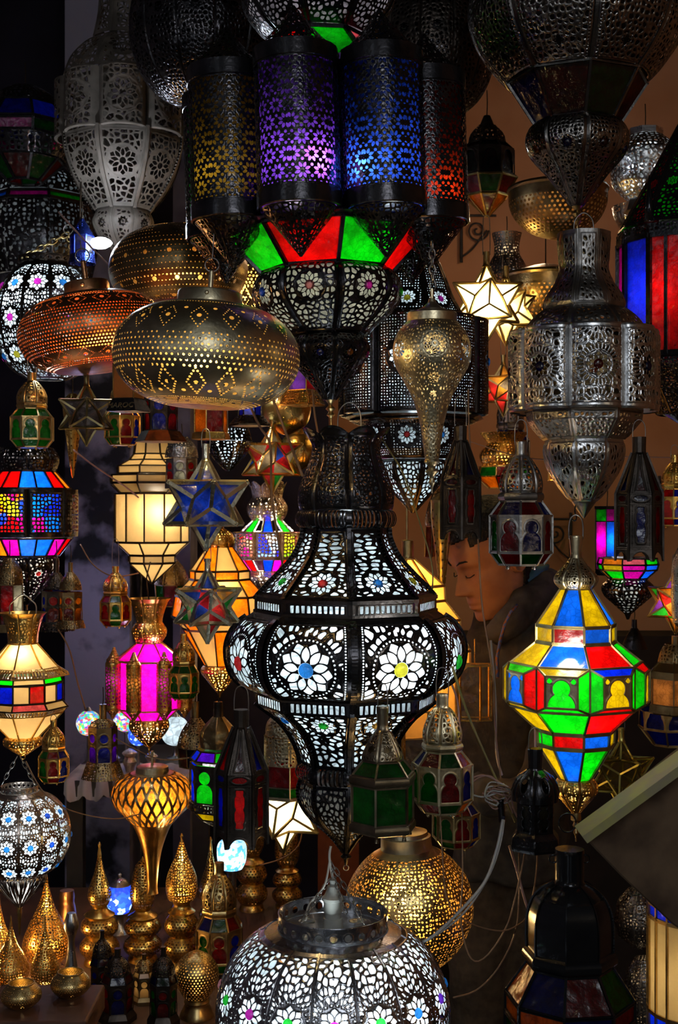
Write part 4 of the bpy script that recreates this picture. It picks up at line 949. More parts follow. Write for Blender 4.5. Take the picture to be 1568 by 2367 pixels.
def cream_low():
    t=T('cream_crown_lantern','lit cream lantern with gold crown, gold eaves and red and blue squares, left edge','lantern',53,2.5,1752,rot=0)
    t.pierce('crown',[(1416,52),(1430,42),(1460,34),(1486,32)],8,lambda X,Y,W,L:border(np.minimum(web(7,1.8)(X,Y,W,L),Y-14*(X/W)**2-1),X,Y-16,W,L-16,3,4),GOLD,b=.3,cell=1.6,emb=1,off=.5)
    t.panes(1487,33,1546,86,8,[cr],GOLD,3,off=.5)
    t.pierce('upper_eave',[(1540,84),(1552,104),(1560,108)],8,slots(7,.5,3,3),GOLD,off=.5,cell=1.8,emb=1,smooth=False)
    t.lathe('eave_plate',[(1560,104),(1562,86)],GOLD,8,True,step=0,off=0,caps=None)
    t.panes(1562,88,1574,92,8,[cr,G['green'],cr],LEADK,3,off=.5)
    t.panes(1576,92,1616,92,16,[cr,G['dkred'],cr,G['dkblue'],cr,G['rose']],LEADK,3.4,off=.5)
    t.panes(1618,92,1632,104,8,[G['rose'],cr,cr],LEADK,3,off=.5); t.pierce('lower_eave',[(1634,104),(1646,92)],8,slots(7,.5,3,2),GOLD,off=.5,cell=1.8,emb=1,smooth=False)
    t.panes(1646,92,1706,34,8,[cr],GOLD,3,off=.5)
    t.pierce('foot_ring',[(1702,34),(1708,42),(1720,42),(1728,32),(1745,8)],8,web(8,1.8),GOLD,b=.3,off=.5,cell=1.6,emb=1)
    t.light(1515,2.2,(1,.85,.6),z=30,rad=.02); t.light(1600,.6,(1,.82,.55)); t.light(1675,.35,(1,.82,.55)); t.ring('bottom_loop',0,1750,5,1.2,GOLD); t.hanger(1375,1428,30,1.5)
cream_low()
def pink():
    t=T('magenta_lantern','brightly lit magenta glass lantern ringed by narrow gold perforated towers','lantern',345,3.0,1748,rot=8)
    pk=glass('hot_pink_glass',(.8,.02,.5),tr=.2,tl=(.9,.02,.62))
    t.pierce('crown',[(1383,48),(1398,38),(1425,30),(1440,28)],8,lambda X,Y,W,L:border(np.minimum(web(6,1.7)(X,Y,W,L),Y-12*(X/W)**2-1),X,Y-14,W,L-14,2,4),GOLD,b=.3,cell=1.5,emb=1)
    t.pierce('upper_bulb',[(1438,28),(1455,38),(1470,36),(1484,28)],8,web(7,1.9),GOLD,b=.3,cell=1.5,emb=1)
    t.panes(1485,30,1524,80,8,[pk],GOLD,3); t.panes(1526,74,1636,74,8,[pk],GOLD,3)
    cyls(t,8,88,17,1526,1634,7,web(7.5,1.15,4),[G['pink'],G['amber']],GOLD,ctop=28,cbot=20,cell=1.4,off=.5,nm='gold_tower',ppat=web(6,1.4),lit=[(.02,1570,(1,.8,.9),0,0)]*8)
    t.panes(1636,72,1662,44,8,[pk],GOLD,3)
    t.pierce('lower_bulb',[(1660,40),(1678,44),(1695,36),(1715,18),(1726,4)],8,web(7,1.8),GOLD,b=.3,cell=1.5,emb=1); t.lathe('finial',[(1724,5),(1732,3),(1748,1)],GOLD,8)
    t.light(1515,1.6,(1,.8,.95),x=28,z=40,rad=.02); t.light(1590,1.5,(1,.8,.95)); t.light(1655,.3,(1,.8,.9)); t.light(1695,.12,WW); t.light(1455,.1,WW); t.tube('power_cord',[(0,1390,0),(-6,1340,0),(0,1300,-20)],1.6,LEADK)
pink()
def multi_left():
    t=T('mosaic_chandelier','black lantern with brilliantly lit red, blue and yellow pierced panels, left edge','chandelier',62,2.9,1410,rot=-8)
    r,b,p,a=G['red'],G['sky'],G['pink'],G['amber']
    t.pierce('upper_dome',[(1035,60),(1060,72),(1088,66)],8,web(8,2),IRON,b=.2,cell=2)
    t.panes(1090,66,1130,102,16,[r,b,b,r,a,p,b,r],IRON,4,nm='upper_pane')
    ms=mosaic('red_blue_chips',[(.8,.03,.03),(.9,.3,.02),(.05,.15,.9),(.85,.02,.4),(.9,.02,.04),(.9,.7,.05)],sc=38); m2=mosaic('blue_pink_chips',[(.02,.15,.9),(.02,.35,.9),(.8,.02,.4),(.03,.1,.8)],sc=38); m3=mosaic('yellow_chips',[(.9,.75,.05),(.6,.8,.05),(.9,.5,.03)],sc=38)
    cells=web(7.5,1.25,3,jit=.4) if False else (lambda X,Y,W,L: border(1.7-vor(X,Y,9,3,1,1,.5),X,Y,W,L,7,12))
    t.pierce('pierced_panel',[(1132,112),(1240,112)],8,cells,IRON,b=.3,cell=1.5,emb=1,smooth=False)
    for k,m in enumerate([ms,m2,m2,ms,m3,ms,m2,m3]):
        pass
    t.panes(1140,104,1232,104,8,[ms,m2,SILV2,ms,m3,ms,m2,m3],IRON,3,frame=False,nm='panel_backing')
    t.panes(1244,104,1284,74,16,[p,b,b,p,r,p,b,a],IRON,4,nm='lower_pane')
    t.pierce('bowl',[(1284,66),(1305,72),(1335,58),(1370,30),(1398,4)],8,panel(.3,12,7,s=8,w=1.8,bx=5,by=5),IRON,b=.2,cell=1.7,emb=1); t.skin('bowl_liner',[(1284,66),(1305,72),(1335,58),(1370,30),(1398,4)],8,G['smoke'],inset=6)
    for k,m in ((0,G['blue']),(7,G['amber']),(1,G['red'])): t.jewel([(1284,66),(1305,72),(1335,58),(1370,30),(1398,4)],8,k,.3,6,m,b=.2)
    t.lathe('finial',[(1396,5),(1403,2),(1410,3)],BRASS,8)
    t.light(1180,1.2,(1,.95,.85),x=-10,z=80,rad=.014); t.light(1190,1.2,(1,.95,.9)); t.light(1110,.7,(1,.95,.9)); t.light(1265,.7,(1,.95,.9)); t.light(1320,.2,CW); t.tube('power_cord',[(0,1035,0),(0,900,0)],3,LEADK)
multi_left()
def amber_cream():
    t=T('amber_checker_lantern','lit lantern of cream and amber glass checks with gold dome, behind the small star','lantern',508,3.1,1612,rot=20)
    a=G['amber']
    t.pierce('dome',[(1222,10),(1235,28),(1255,32),(1265,28)],8,web(6,1.7),GOLD,b=.3,cell=1.5,emb=1); t.lathe('neck',[(1195,8),(1224,10)],GOLD,12)
    t.panes(1264,30,1318,68,8,[cr,a],LEADK,3); t.panes(1320,70,1338,70,8,[a,cr],LEADK,3); t.panes(1340,71,1376,104,8,[cr,a],LEADK,3); t.panes(1378,104,1425,112,8,[a,cr,cr],LEADK,3.4)
    t.panes(1427,112,1452,86,8,[cr,a],LEADK,3); t.panes(1454,86,1538,36,8,[a,cr],LEADK,3)
    t.pierce('foot_bulb',[(1538,36),(1552,42),(1575,26),(1600,6)],8,web(8,1.8),GOLD,b=.25,cell=1.5,emb=1); t.lathe('finial',[(1598,6),(1612,2)],GOLD,8)
    t.light(1365,1.6,(1,.75,.4),x=10,z=50,rad=.02); t.light(1420,1.0,(1,.75,.4)); t.light(1500,.7,(1,.7,.35)); t.light(1565,.15,WW); t.light(1300,.5,(1,.75,.4)); t.hanger(1170,1200,10,1.2)
amber_cream()
def mirror_ch():
    t=T('jewelled_crown_chandelier','far silver-gold crowned chandelier with glittering jewelled drum and blue and violet panes','chandelier',618,3.7,1378,rot=5)
    S=metal('mirror_silver',(.75,.65,.5),.2,(.5,.35,.2),bump=.8,sc=60)
    t.pierce('crown',[(1112,44),(1130,36),(1150,32)],8,lambda X,Y,W,L:np.minimum(web(6,2.2)(X,Y,W,L),Y-14*(X/W)**2-1),S,b=.3,cell=1.6,emb=1.5)
    t.pierce('upper_bulb',[(1150,32),(1170,44),(1188,42),(1202,34)],8,web(7,2.2),S,b=.3,cell=1.6,emb=1.5)
    t.panes(1202,34,1230,62,16,[G['blue'],None,G['green'],None,G['purple'],None],S,3.4)
    ms=mosaic('pink_red_chips',[(.8,.02,.4),(.8,.05,.05),(.7,.3,.2),(.8,.6,.4)],sc=45); mb=mosaic('blue_white_chips',[(.03,.1,.9),(.4,.6,.9),(.8,.85,.9),(.05,.05,.8)],sc=45); my=mosaic('lime_chips',[(.5,.6,.03),(.7,.6,.1),(.3,.5,.05)],sc=45)
    t.pierce('jewel_drum',[(1230,72),(1290,72)],8,lambda X,Y,W,L: border(1.6-vor(X,Y,8,3,1,1,.5),X,Y,W,L,3,4),S,b=.45,cell=1.6,emb=1.6,smooth=False)
    t.panes(1232,70,1288,70,8,[mb,my,ms,mb,ms,my,ms,ms],S,3,frame=False,nm='jewel_backing')
    t.panes(1292,64,1320,40,16,[G['blue'],G['pink'],G['red'],None],S,3.2)
    t.pierce('lower_bulb',[(1320,38),(1338,46),(1356,34),(1374,8)],8,web(7,2),S,b=.3,cell=1.6,emb=1.5); t.lathe('finial',[(1372,8),(1378,2)],S,8); t.tube('power_cord',[(0,1120,0),(0,1010,0)],1.6,LEADK)
    t.light(1255,2.6,(.95,.95,1),x=12,z=35,rad=.02); t.light(1215,.5,CW); t.light(1305,.6,CW); t.light(1180,.2,WW); t.light(1340,.3,WW)
mirror_ch()
def trumpet():
    t=T('gold_trumpet_lamp','gold turnip-shaped lamp with cut lozenges tapering into a long trumpet stem','pendant lamp',352,2.6,2075,rot=0)
    pr=[(1786,52),(1800,80),(1820,93),(1840,95),(1862,86),(1885,64),(1902,48)]
    def f(X,Y,W,L):
        a=X/W+Y/L*2.6; b=X/W-Y/L*2.6; e=np.minimum(np.abs(((a)%1)-.5),np.abs(((b)%1)-.5)); e=.5-e; e2=np.minimum((a%1),(1-a%1)); e3=np.minimum((b%1),(1-b%1))
        h=np.minimum(e2,e3)*W*.75-2.6; v=1.1-vor(X,Y,4.2,3); return np.clip(-h,-3,3)
    t.pierce('lozenge_body',pr,12,f,BRASS,rnd=True,cell=1.3,emb=.3)
    t.skin('amber_liner',pr,12,glass('honey_glass',(.6,.25,.05),tr=.25,tl=(.6,.25,.03),sc=260,mott=.7),inset=3,rnd=True)
    t.lathe('trumpet',[(1900,49),(1915,40),(1940,30),(1970,21),(2010,15),(2050,12),(2065,14)],COPP if False else metal('orange_brass',(.7,.38,.1),.3),28)
    t.lathe('collar',[(1790,54),(1786,50),(1785,38),(1772,37),(1770,34),(1769,5)],PEWT,28,smooth=False,step=0); t.tube('stem',[(0,1770,0),(0,1735,0)],3,PEWT)
    t.light(1845,.5,(1,.62,.22),x=24,z=62,rad=.014); t.light(1850,.3,(1,.6,.2),nm='core_bulb')
trumpet()
t,y,c=pumpkin(45,2.25,1835,2020,116,14,metal('warm_tin',(.55,.45,.38),.26),[G['sky'],G['blue'],G['sky']],'lit silver ribbed lantern set with blue glass jewels, lower left edge',G['white'],[(1925,.4,CW,20,50),(1960,.4,CW,-20,-20)],collar=.36,cell=1.7,rows=(.22,.48,.74),s=8,tail=82,jr=7,emb=1.1,rib=5,rosR=.33,w=1.4)
t.pierce('base_cone',[(2012,58),(2030,62),(2050,48),(2098,4)],10,slots(8,.45,3,5),metal('warm_tin',(1,1,1)),b=.1,cell=1.6,emb=1); t.chain(-40,1812,0,-6,1750,0,5,4,SILV2); t.chain(35,1812,0,2,1750,0,5,4,SILV2); t.lathe('hook',[(2095,5),(2110,6),(2125,4),(2160,2)],GOLD,8)
t,y,c=pumpkin(112,2.7,618,870,124,12,IRON2,[G['pink'],G['sky'],G['sky'],G['yellow'],G['pink']],'lit blue-white ribbed lantern with pink and turquoise jewels on a chain, upper left',G['white'],[(700,.6,CW,-30,60),(760,.5,CW,0,0)],collar=.56,cell=1.9,rows=(.22,.48,.74),s=9,jr=9,emb=1.1,rib=6,rosR=.33,w=1.5)
t.chain(-66,598,0,46,540,0,8,6,BRASS); t.chain(60,600,0,46,540,0,7,6,BRASS); t.ring('hook_ring',46,530,11,2,SILV2)
# black lantern behind the teardrop
def black_back():
    t=T('black_bay_lantern','big black finely pierced lantern lit white inside, half hidden behind the brass teardrop','lantern',955,2.45,1190,rot=12)
    dots=lambda c,R: (lambda X,Y,W,L: border(np.where(np.hypot(X,Y-c*L)<R,ros(X,Y,0,c*L,R,10,.22)[0],np.maximum(np.minimum(1.75-vor(X,Y,6.5,3,1,1,.35),9),3-np.abs(np.hypot(X,Y-c*L)-R-2))),X,Y,W,L,7,10))
    pu=[(560,40),(600,60),(640,78),(690,98),(740,128)]
    t.pierce('upper_bell',pu,8,dots(.78,22),IRON,b=.1,off=.5,cell=1.8,emb=1); t.skin('bell_liner',pu,8,G['white'],inset=8,off=.5)
    for k,m in ((7,G['yellow']),(0,G['pink'])): t.jewel(pu,8,k,.78,8,m,b=.1,off=.5)
    pc=[(742,150),(744,155),(960,155),(962,150)]
    t.pierce('bay_panel',pc,8,dots(.45,36),IRON,b=.5,off=.5,cell=1.7,emb=1,smooth=False,split=True); t.skin('bay_liner',pc,8,G['white'],inset=10,off=.5,smooth=False)
    for k in range(8): t.jewel(pc,8,k,.45,10,G['sky'],b=.5,off=.5,smooth=False)
    pm=[(975,150),(985,118),(1010,112),(1040,104),(1062,84)]
    t.lathe('rim',[(958,150),(966,172),(974,150)],IRON,8,True,step=0,off=0)
    t.pierce('lower_bell',pm,8,dots(.5,24),IRON,b=.1,off=.5,cell=1.7,emb=1,smooth=False); t.skin('lower_liner',pm,8,G['white'],inset=8,off=.5,smooth=False)
    for k,m in ((7,G['red']),(0,G['sky'])): t.jewel(pm,8,k,.5,7,m,b=.1,off=.5,smooth=False)
    pb=[(1064,78),(1085,84),(1120,64),(1160,28),(1186,4)]
    t.pierce('bottom_bowl',pb,8,panel(.3,0,s=12,w=1.8,bx=6,by=7,sx=.8),IRON,b=.1,off=.5,cell=1.7,emb=1); t.skin('bowl_liner',pb,8,G['white'],inset=6,off=.5)
    t.light(870,.7,CW,z=40); t.light(690,.15,CW); t.light(1020,.2,CW); t.light(1110,.08,CW)
black_back()
def tall_right():
    t=T('tall_black_lantern','tall black lantern with long blue, red and magenta panes, cut by the right edge','lantern',1582,2.2,850,rot=0)
    t.pierce('roof_panel',[(280,10),(535,152)],12,panel(.62,16,8,s=10,w=2.2,bx=6,by=8),IRON,cell=2,emb=1.2,smooth=False); t.panes(300,15,530,145,12,[G['green'],G['dkred'],G['green']],IRON,3,frame=False,nm='roof_backing')
    t.pierce('frieze',[(540,153),(565,153)],12,web(9,2.2),IRON,cell=2,smooth=False)
    t.panes(566,150,830,150,12,[G['pink'],G['pink'],G['pink']]+[G['dkred']]*6+[G['pink'],G['blue'],G['red']],IRON,11)
    t.pierce('keyhole_panel',[(566,153),(836,153)],12,lambda X,Y,W,L: border(np.minimum.reduce([np.hypot(X*1.3,Y-L*.14)-17,np.hypot(X*.8,(Y-L*.5)/3.8)-22,np.hypot(X*1.3,Y-L*.86)-16]),X,Y,W,L,5,8),IRON,cell=2,emb=1,smooth=False,ks=[0,1,2])
    t.bars('window_bar',[(t.pt(-PI/6,150,566),t.pt(-PI/6,150,830))],7,IRON)
    t.pierce('lower_panel',[(836,154),(850,155),(900,110),(960,60)],12,panel(.4,14,8,s=10,w=2,bx=6,by=6),IRON,cell=2,emb=1.4)
    t.light(690,.35,(1,.9,1),x=-60,z=60); t.light(460,.03,(1,1,.9)); t.lathe('finial',[(950,62),(980,12),(995,4)],IRON,12); t.lathe('top_knob',[(262,4),(284,12)],IRON,12)
    for k in (10,11): 
        a=(k+.5)*PI/6; q=t.pt(a,150,535); vs=[];fs=[]; tube_geo([q,q+Vector((0,0,.03)),q+Vector((0,0,.075))],[.0085,.006,.0008],vs,fs,10); mk('corner_spire',[tuple(v) for v in vs],fs,metal('black_lacquer',(1,1,1)),t.o,True)
tall_right()
def tl(px,y0,y1,r,d,label,rows,rot=0,met=IRON,lit=None,name='hanging_lantern',n=8,up=40,cat='lantern',group=None):
    """generic tiered lantern: rows of ('g' panes | 'p' pierced | 's' solid | 'w' keyhole windows)"""
    t=T(name,label,cat,px,d,y1,rot,0,group or 'assorted hanging lanterns'); H=y1-y0
    for q in rows:
        k,a,ra,b,rb=q[:5]; ya,yb=y0+H*a,y0+H*b; ra*=r; rb*=r
        if k=='g': t.panes(ya,ra,yb,rb,n,q[5],q[6] if len(q)>6 else met,max(2.2,r*.05))
        elif k=='s': t.lathe(q[5] if len(q)>5 else 'collar',[(ya,ra),(yb,rb)],met,n if ra>r*.3 else 12,ra>r*.3,step=0,caps=True,off=.5)
        elif k=='p': t.pierce(q[5] if len(q)>5 else 'pierced_panel',[(ya,ra),((ya+yb)/2,(ra+rb)/2*(q[6] if len(q)>6 else 1)),(yb,rb)],n,web(min(11,max(5,r*.14)),min(2.2,max(1.2,r*.032))),met,b=.2,cell=max(1.3,r/30),emb=1)
        elif k=='w':
            t.pierce('window_panel',[(ya,ra),(yb,rb)],n,keyhole(bx=r*.05,by=r*.05),met,cell=max(1.3,r/30),emb=.8,smooth=False); t.panes(ya,ra*.96,yb,rb*.96,n,q[5],met,2,frame=False,nm='window_pane')
        elif k=='l': t.pierce(q[5],[(ya,ra),(ya+(yb-ya)*.5,(ra+rb)/2*(q[7] if len(q)>7 else 1.12)),(yb,rb)],n,None,q[6],b=.1,cell=6)
    if up: t.tube('hanging_wire',[(0,y0,0),(1,y0-up*.5,0),(0,y0-up,0)],1.2,LEADK)
    for l in (lit or []): t.light(y0+H*l[0],l[1],l[2])
    return t
K=LEADK; dr,db,dg,am=G['dkred'],G['dkblue'],G['dkgreen'],G['amber']
BU=[('s',0,.18,.14,.18,'neck'),('p',.14,.2,.4,.62,'dome',1.3),('s',.4,.7,.45,.7)]
tl(505,1622,1912,66,2.35,'dark bronze-domed lantern with glowing yellow, green and violet panes beside the red-window tower',[('s',0,.16,.12,.18,'neck'),('l',.12,.2,.36,.62,'ribbed_dome',BRNZ,1.55),('g',.38,.75,.45,1.0,[G['green'],G['yellow'],G['blue'],G['purple']]),('w',.48,1.02,.78,1.02,[G['purple'],G['yellow'],G['blue'],G['green']]),('p',.78,1.02,.84,1.05,'studded_band'),('g',.85,1.0,.92,.7,[G['green'],G['yellow']]),('p',.92,.7,1,.1,'foot')],rot=20,met=IRON2,lit=[(.6,.2,(1,.95,.9)),(.42,.05,WW),(.88,.06,CW)])
tl(452,1622,1770,42,2.6,'purple-brown pierced lantern beside the dark lantern with the bronze dome',[('s',0,.2,.25,.2,'neck'),('p',.25,.25,.7,1,'dome',1.25),('g',.7,1,1,.9,[db,dr])],met=BRNZ)
tl(238,1628,1798,42,2.5,'brown and violet lantern with blue windows and wide flared foot, beside the white cloth',[('s',0,.2,.2,.2,'neck'),('p',.2,.25,.3,.7,'dome',1.3),('w',.3,.8,.78,.8,[db,G['purple']]),('p',.78,.85,1,1.15,'flared_foot')],met=BRNZ,rot=15,n=6,lit=[(.5,.03,WW)])
tl(665,1636,1842,58,2.2,'pewter lantern with filigree dome and red and green glass, left behind the central lantern',[('p',.02,.3,.3,.9,'dome',1.35),('p',.31,.95,.62,.95,'filigree_panel'),('g',.62,.95,.86,.95,[dr,G['red'],dg]),('g',.86,.95,.97,.95,[dg,G['green']]),('s',.97,1,1,1,'base_plate')],met=PEWT,rot=-22,n=6,lit=[(.75,.012,WW)])
tl(130,1290,1458,42,2.75,'dark hanging lantern with red keyhole window, before the blue-grey wall at left',[('s',0,.15,.2,.15,'neck'),('p',.2,.2,.42,.75,'roof'),('w',.45,.8,.88,.8,[dr,db]),('p',.88,.85,1,1,'flared_foot')],met=IRON2,n=6,lit=[(.6,.02,WW)])
tl(163,1300,1452,34,2.7,'narrow bronze lantern overlapping the dark one with the red window',[('s',0,.15,.2,.15,'neck'),('p',.15,.2,.42,.75,'dome',1.3),('w',.45,.8,.88,.8,[dr,am]),('p',.88,.85,1,1,'flared_foot')],met=BRNZ,n=6,lit=[(.6,.012,WW)])
tl(22,1290,1460,38,2.8,'copper-brown lantern with blue and red panes behind the gold crown at the left edge',[('p',.0,.3,.35,.8,'dome',1.3),('g',.36,.8,.9,.8,[dr,G['white'],db]),('s',.9,1,1,1,'base_plate')],met=BRNZ,n=6,lit=[(.6,.05,WW)])
# MAROC lantern
def maroc():
    t=tl(298,830,952,50,2.0,'black lantern with cream panes and the embossed word MAROC on its flared base',[('g',.1,.75,.76,.75,[cr],K),('s',.76,.78,.8,.82,'upper_moulding'),('s',.8,.84,.98,1.06,'flared_base'),('s',.98,1.06,1,1.04,'base_lip')],met=IRON,n=4,rot=-20,up=10)
    cu=bpy.data.curves.new('embossed_word','FONT'); cu.body='MAROC'; cu.size=19*t.s; cu.extrude=.0006; cu.align_x='CENTER'; cu.align_y='CENTER'
    o=bpy.data.objects.new('embossed_word',cu); C.objects.link(o); dg_=bpy.context.evaluated_depsgraph_get(); me=bpy.data.meshes.new_from_object(o.evaluated_get(dg_)); bpy.data.objects.remove(o)
    a=t.rot; o=bpy.data.objects.new('embossed_word',me); C.objects.link(o); me.materials.append(PEWT); o.parent=t.root
    o.location=t.pt(0,39.5,939.5); o.rotation_euler=(math.radians(58),0,a)
maroc()
tl(372,900,1024,56,2.3,'black lantern with one blue window and wide dark base under the brass disc lamp',[('w',.1,.7,.78,.7,[db,dr,db,am]),('s',.78,.78,.98,1.1,'flared_base')],met=IRON2,n=6,up=5,lit=[(.5,.02,WW)])
tl(488,925,1026,46,2.35,'gold-framed square lantern with red glass under the brass disc lamp',[('s',0,.8,.1,.85,'roof'),('g',.1,.85,.75,.85,[dr,am,G['red'],dr],GOLD),('s',.76,.95,.9,1,'base_moulding')],met=GOLD,n=6,up=5,lit=[(.5,.025,WW)],rot=20)
tl(578,890,985,44,2.3,'black lantern with royal blue pane and leafy flared base, left of the brown cables',[('g',.1,.6,.75,.6,[G['blue'],db],IRON),('p',.76,.7,.96,1.05,'leafy_base'),('s',.96,1.05,1,1.05,'base_lip')],met=IRON2,n=6,up=5,lit=[(.5,.04,WW)])
tl(700,850,938,48,2.25,'lantern with violet pane and embossed gold flared base, right of the brass disc lamp',[('g',.05,.7,.6,.7,[G['purple'],dr],GOLD),('p',.62,.8,.97,1.1,'embossed_base'),('s',.97,1.1,1,1.1,'base_lip')],met=GOLD,n=4,up=5,rot=-30,lit=[(.4,.03,WW)])
tl(528,990,1092,58,2.6,'black pierced bowl lantern with tiny green and pink jewels, right of the blue star neck',[('p',0,.8,.3,.95,'upper_ring'),('p',.3,.95,.96,.1,'bowl',1.25),('l',.02,.7,.9,.1,'inner_liner',G['white'])],met=IRON,up=20,lit=[(.3,.12,CW)])
tl(1126,268,500,78,2.9,'dark turreted lantern with deep red windows and gold-edged underside, right of the red cylinder',[('s',0,.1,.12,.25,'neck'),('p',.1,.25,.28,.55,'dome',1.2),('g',.28,.55,.36,.8,[dg,dr,db]),('w',.37,.85,.62,.85,[dr,db,dr,dg]),('s',.62,.9,.64,.92),('g',.64,.92,.8,.62,[dg,dr,am],LEAD),('g',.81,.62,1,.05,[dr,am,db],GOLD)],met=IRON2,lit=[(.75,.02,WW)],up=60)
tl(1492,300,490,82,2.9,'bright tin onion-shaped lantern with small dark jewels, upper right background',[('s',0,.5,.08,.5,'collar'),('p',.09,.5,.5,.95,'pierced_shoulder',1.35),('p',.5,.95,.85,.5,'pierced_belly',1.2),('s',.85,.5,1,.62,'foot_ring')],met=SILV,lit=[(.4,.25,CW)],up=60)
tl(1488,478,545,70,3.1,'tin bowl with pink glints below the onion-shaped tin lantern',[('p',0,1,1,.5,'pierced_bowl',1.15)],met=SILV,up=10,name='tin_bowl_lantern')
def bowl_lamp(px,y0,y1,r,d,label,pw,mat=BRASS,name='brass_bowl_lamp',lid=True,col=(1,.6,.25),inv=False,sh=.75):
    t=T(name,label,'pendant lamp',px,d,y1); h=y1-y0; pr=[(y0,r),(y0+h*.3,r*.98),(y0+h*.6,r*.84),(y0+h*.85,r*.55),(y1,r*.15)]
    def f(X,Y,W,L): S=12; i=np.round(X/S-(np.round(Y/10)%2)*.5); return border(np.hypot(X-(i+(np.round(Y/10)%2)*.5)*S,Y-np.round(Y/10)*10)-3.2,X,Y,W,L,2,L*.18)
    t.pierce('pierced_bowl',pr,8,f,mat,rnd=True,cell=2,emb=.5)
    if lid: t.lathe('rim',[(y0-6,r*1.0),(y0,r*1.03),(y0+5,r)],mat,32); t.lathe('lid',[(y0-30,8),(y0-20,r*.5),(y0-5,r)],mat,32)
    t.tube('hanging_wire',[(0,y0-30,0),(0,y0-130,0)],1.6,LEADK); t.light(y0+h*.4,pw,col)
bowl_lamp(1290,440,552,114,2.75,'perforated brown-gold bowl lamp behind the tip of the huge round tin lantern',.4,BRNZ)
bowl_lamp(1262,640,770,98,3.15,'brass drum lamp shining beside the lit star, left of the tin lantern',.5,BRASS,lid=True)
tl(1172,540,640,48,3.5,'dark flared vase lantern above the lit yellow star',[('p',0,.7,.5,.6,'upper_vase',.9),('p',.5,.6,1,1,'lower_vase',1.1)],met=SILV2,up=40,lit=[(.2,.1,WW)])
tl(1165,1000,1128,60,3.4,'gold and glass crown-topped lantern glimmering far behind the silver keyhole lantern',[('p',0,.9,.2,.6,'crown'),('p',.2,.6,.6,.8,'bulb',1.3),('g',.62,1,.8,1.1,[dr,dg,cr],GOLD),('g',.8,1.1,1,.6,[dr,am],GOLD)],met=GOLD,up=30,lit=[(.4,.2,WW),(.8,.1,WW)])
# right middle
tl(1452,1290,1432,70,2.6,'dark bowl lantern with pink, blue and green rim panes, right of the stained glass lantern',[('g',0,.95,.1,1.0,[G['rose'],G['green'],G['pink'],G['amber']]),('g',.1,1.0,.19,.95,[G['pink'],G['sky'],G['green'],G['yellow']]),('g',.19,.94,.33,.62,[G['pink'],G['sky'],G['amber'],G['green']]),('p',.34,.6,.62,.75,'pierced_bowl',1.25),('p',.62,.75,.9,.12,'pierced_tip'),('s',.9,.12,1,.04,'tip'),('l',.36,.55,.9,.1,'bowl_liner',G['smoke'])],met=IRON,up=60,lit=[(.12,.3,CW),(.45,.06,CW)])
tl(1404,1170,1330,26,2.7,'narrow box lantern with green, blue and pink strips of lit glass',[('s',0,1.1,.04,1.1,'lid'),('g',.04,1,.22,1,[G['pink'],G['green']]),('g',.22,1,.92,1,[G['sky'],G['green'],G['sky'],G['pink']]),('s',.92,1,1,1.1,'base_plate')],met=IRON,n=4,rot=30,up=60,lit=[(.5,.2,CW)])
tl(1467,1432,1500,30,3.3,'small dark onion lantern hanging under the bowl lantern against the pink wall',[('s',0,.2,.3,.22,'neck'),('l',.3,.25,1,1,'onion_body',IRON)],met=IRON,up=20)
tl(1552,1640,1722,74,2.3,'brass-framed lantern with dark blue glass beside the stained glass lantern',[('w',.0,1,.5,1,[db]),('g',.5,1,.95,.6,[db],BRASS),('s',.95,.6,1,.6,'base_plate')],met=BRASS,up=0,lit=[(.3,.02,WW)])
tl(1562,1470,1650,58,2.1,'antique lantern with frosted cream panes cut by the right edge',[('s',0,.15,.12,.15,'neck'),('p',.1,.4,.33,.7,'dome',1.1),('g',.33,.7,.45,1.05,[cr],BRNZ),('s',.45,1.08,.53,1.08),('g',.53,1,.87,1,[glass('dim_cream',(.6,.4,.2),tl=(.45,.28,.13),tr=.05)],BRNZ),('s',.87,1.1,.97,1.15),('s',.97,1,1,.9,'base_plate')],met=BRNZ,n=6,rot=12,up=30,lit=[(.7,.12,WW)])
star(1562,1392,72,2.5,[G['amber'],G['green'],G['red'],G['purple'],G['amber']],GOLD,'star lantern of orange, green, purple and red glass at the right edge',rot=20,lit=(.15,WW),up=20,bw=4)
tl(1585,1250,1460,30,1.95,'glinting silver pierced lantern just touching the right edge',[('p',0,.3,.3,1,'upper_body',1.2),('p',.3,1,.9,.9,'lower_body',1.1),('s',.9,.9,1,.3,'foot')],met=SILV,up=40)
def panel_br():
    t=T('striped_panel_lantern','large lantern with tall lit cream strips and blue squares, bottom right corner','lantern',1612,1.9,2450,rot=12)
    B_=G['blue']
    for y0,y1,m in ((2085,2112,B_),(2116,2330,cr),(2334,2440,B_)):
        t.panes(y0,112,y1,112,20,[m],BRASS,5)
    t.lathe('top_plate',[(2060,20),(2078,112),(2084,114)],BRNZ,20,True,step=0,caps=True); t.light(2230,1.0,(1,.88,.6)); t.light(2390,.1,(1,.88,.6)); t.tube('hanging_rod',[(0,2065,0),(0,1960,0)],4,BRNZ)
panel_br()
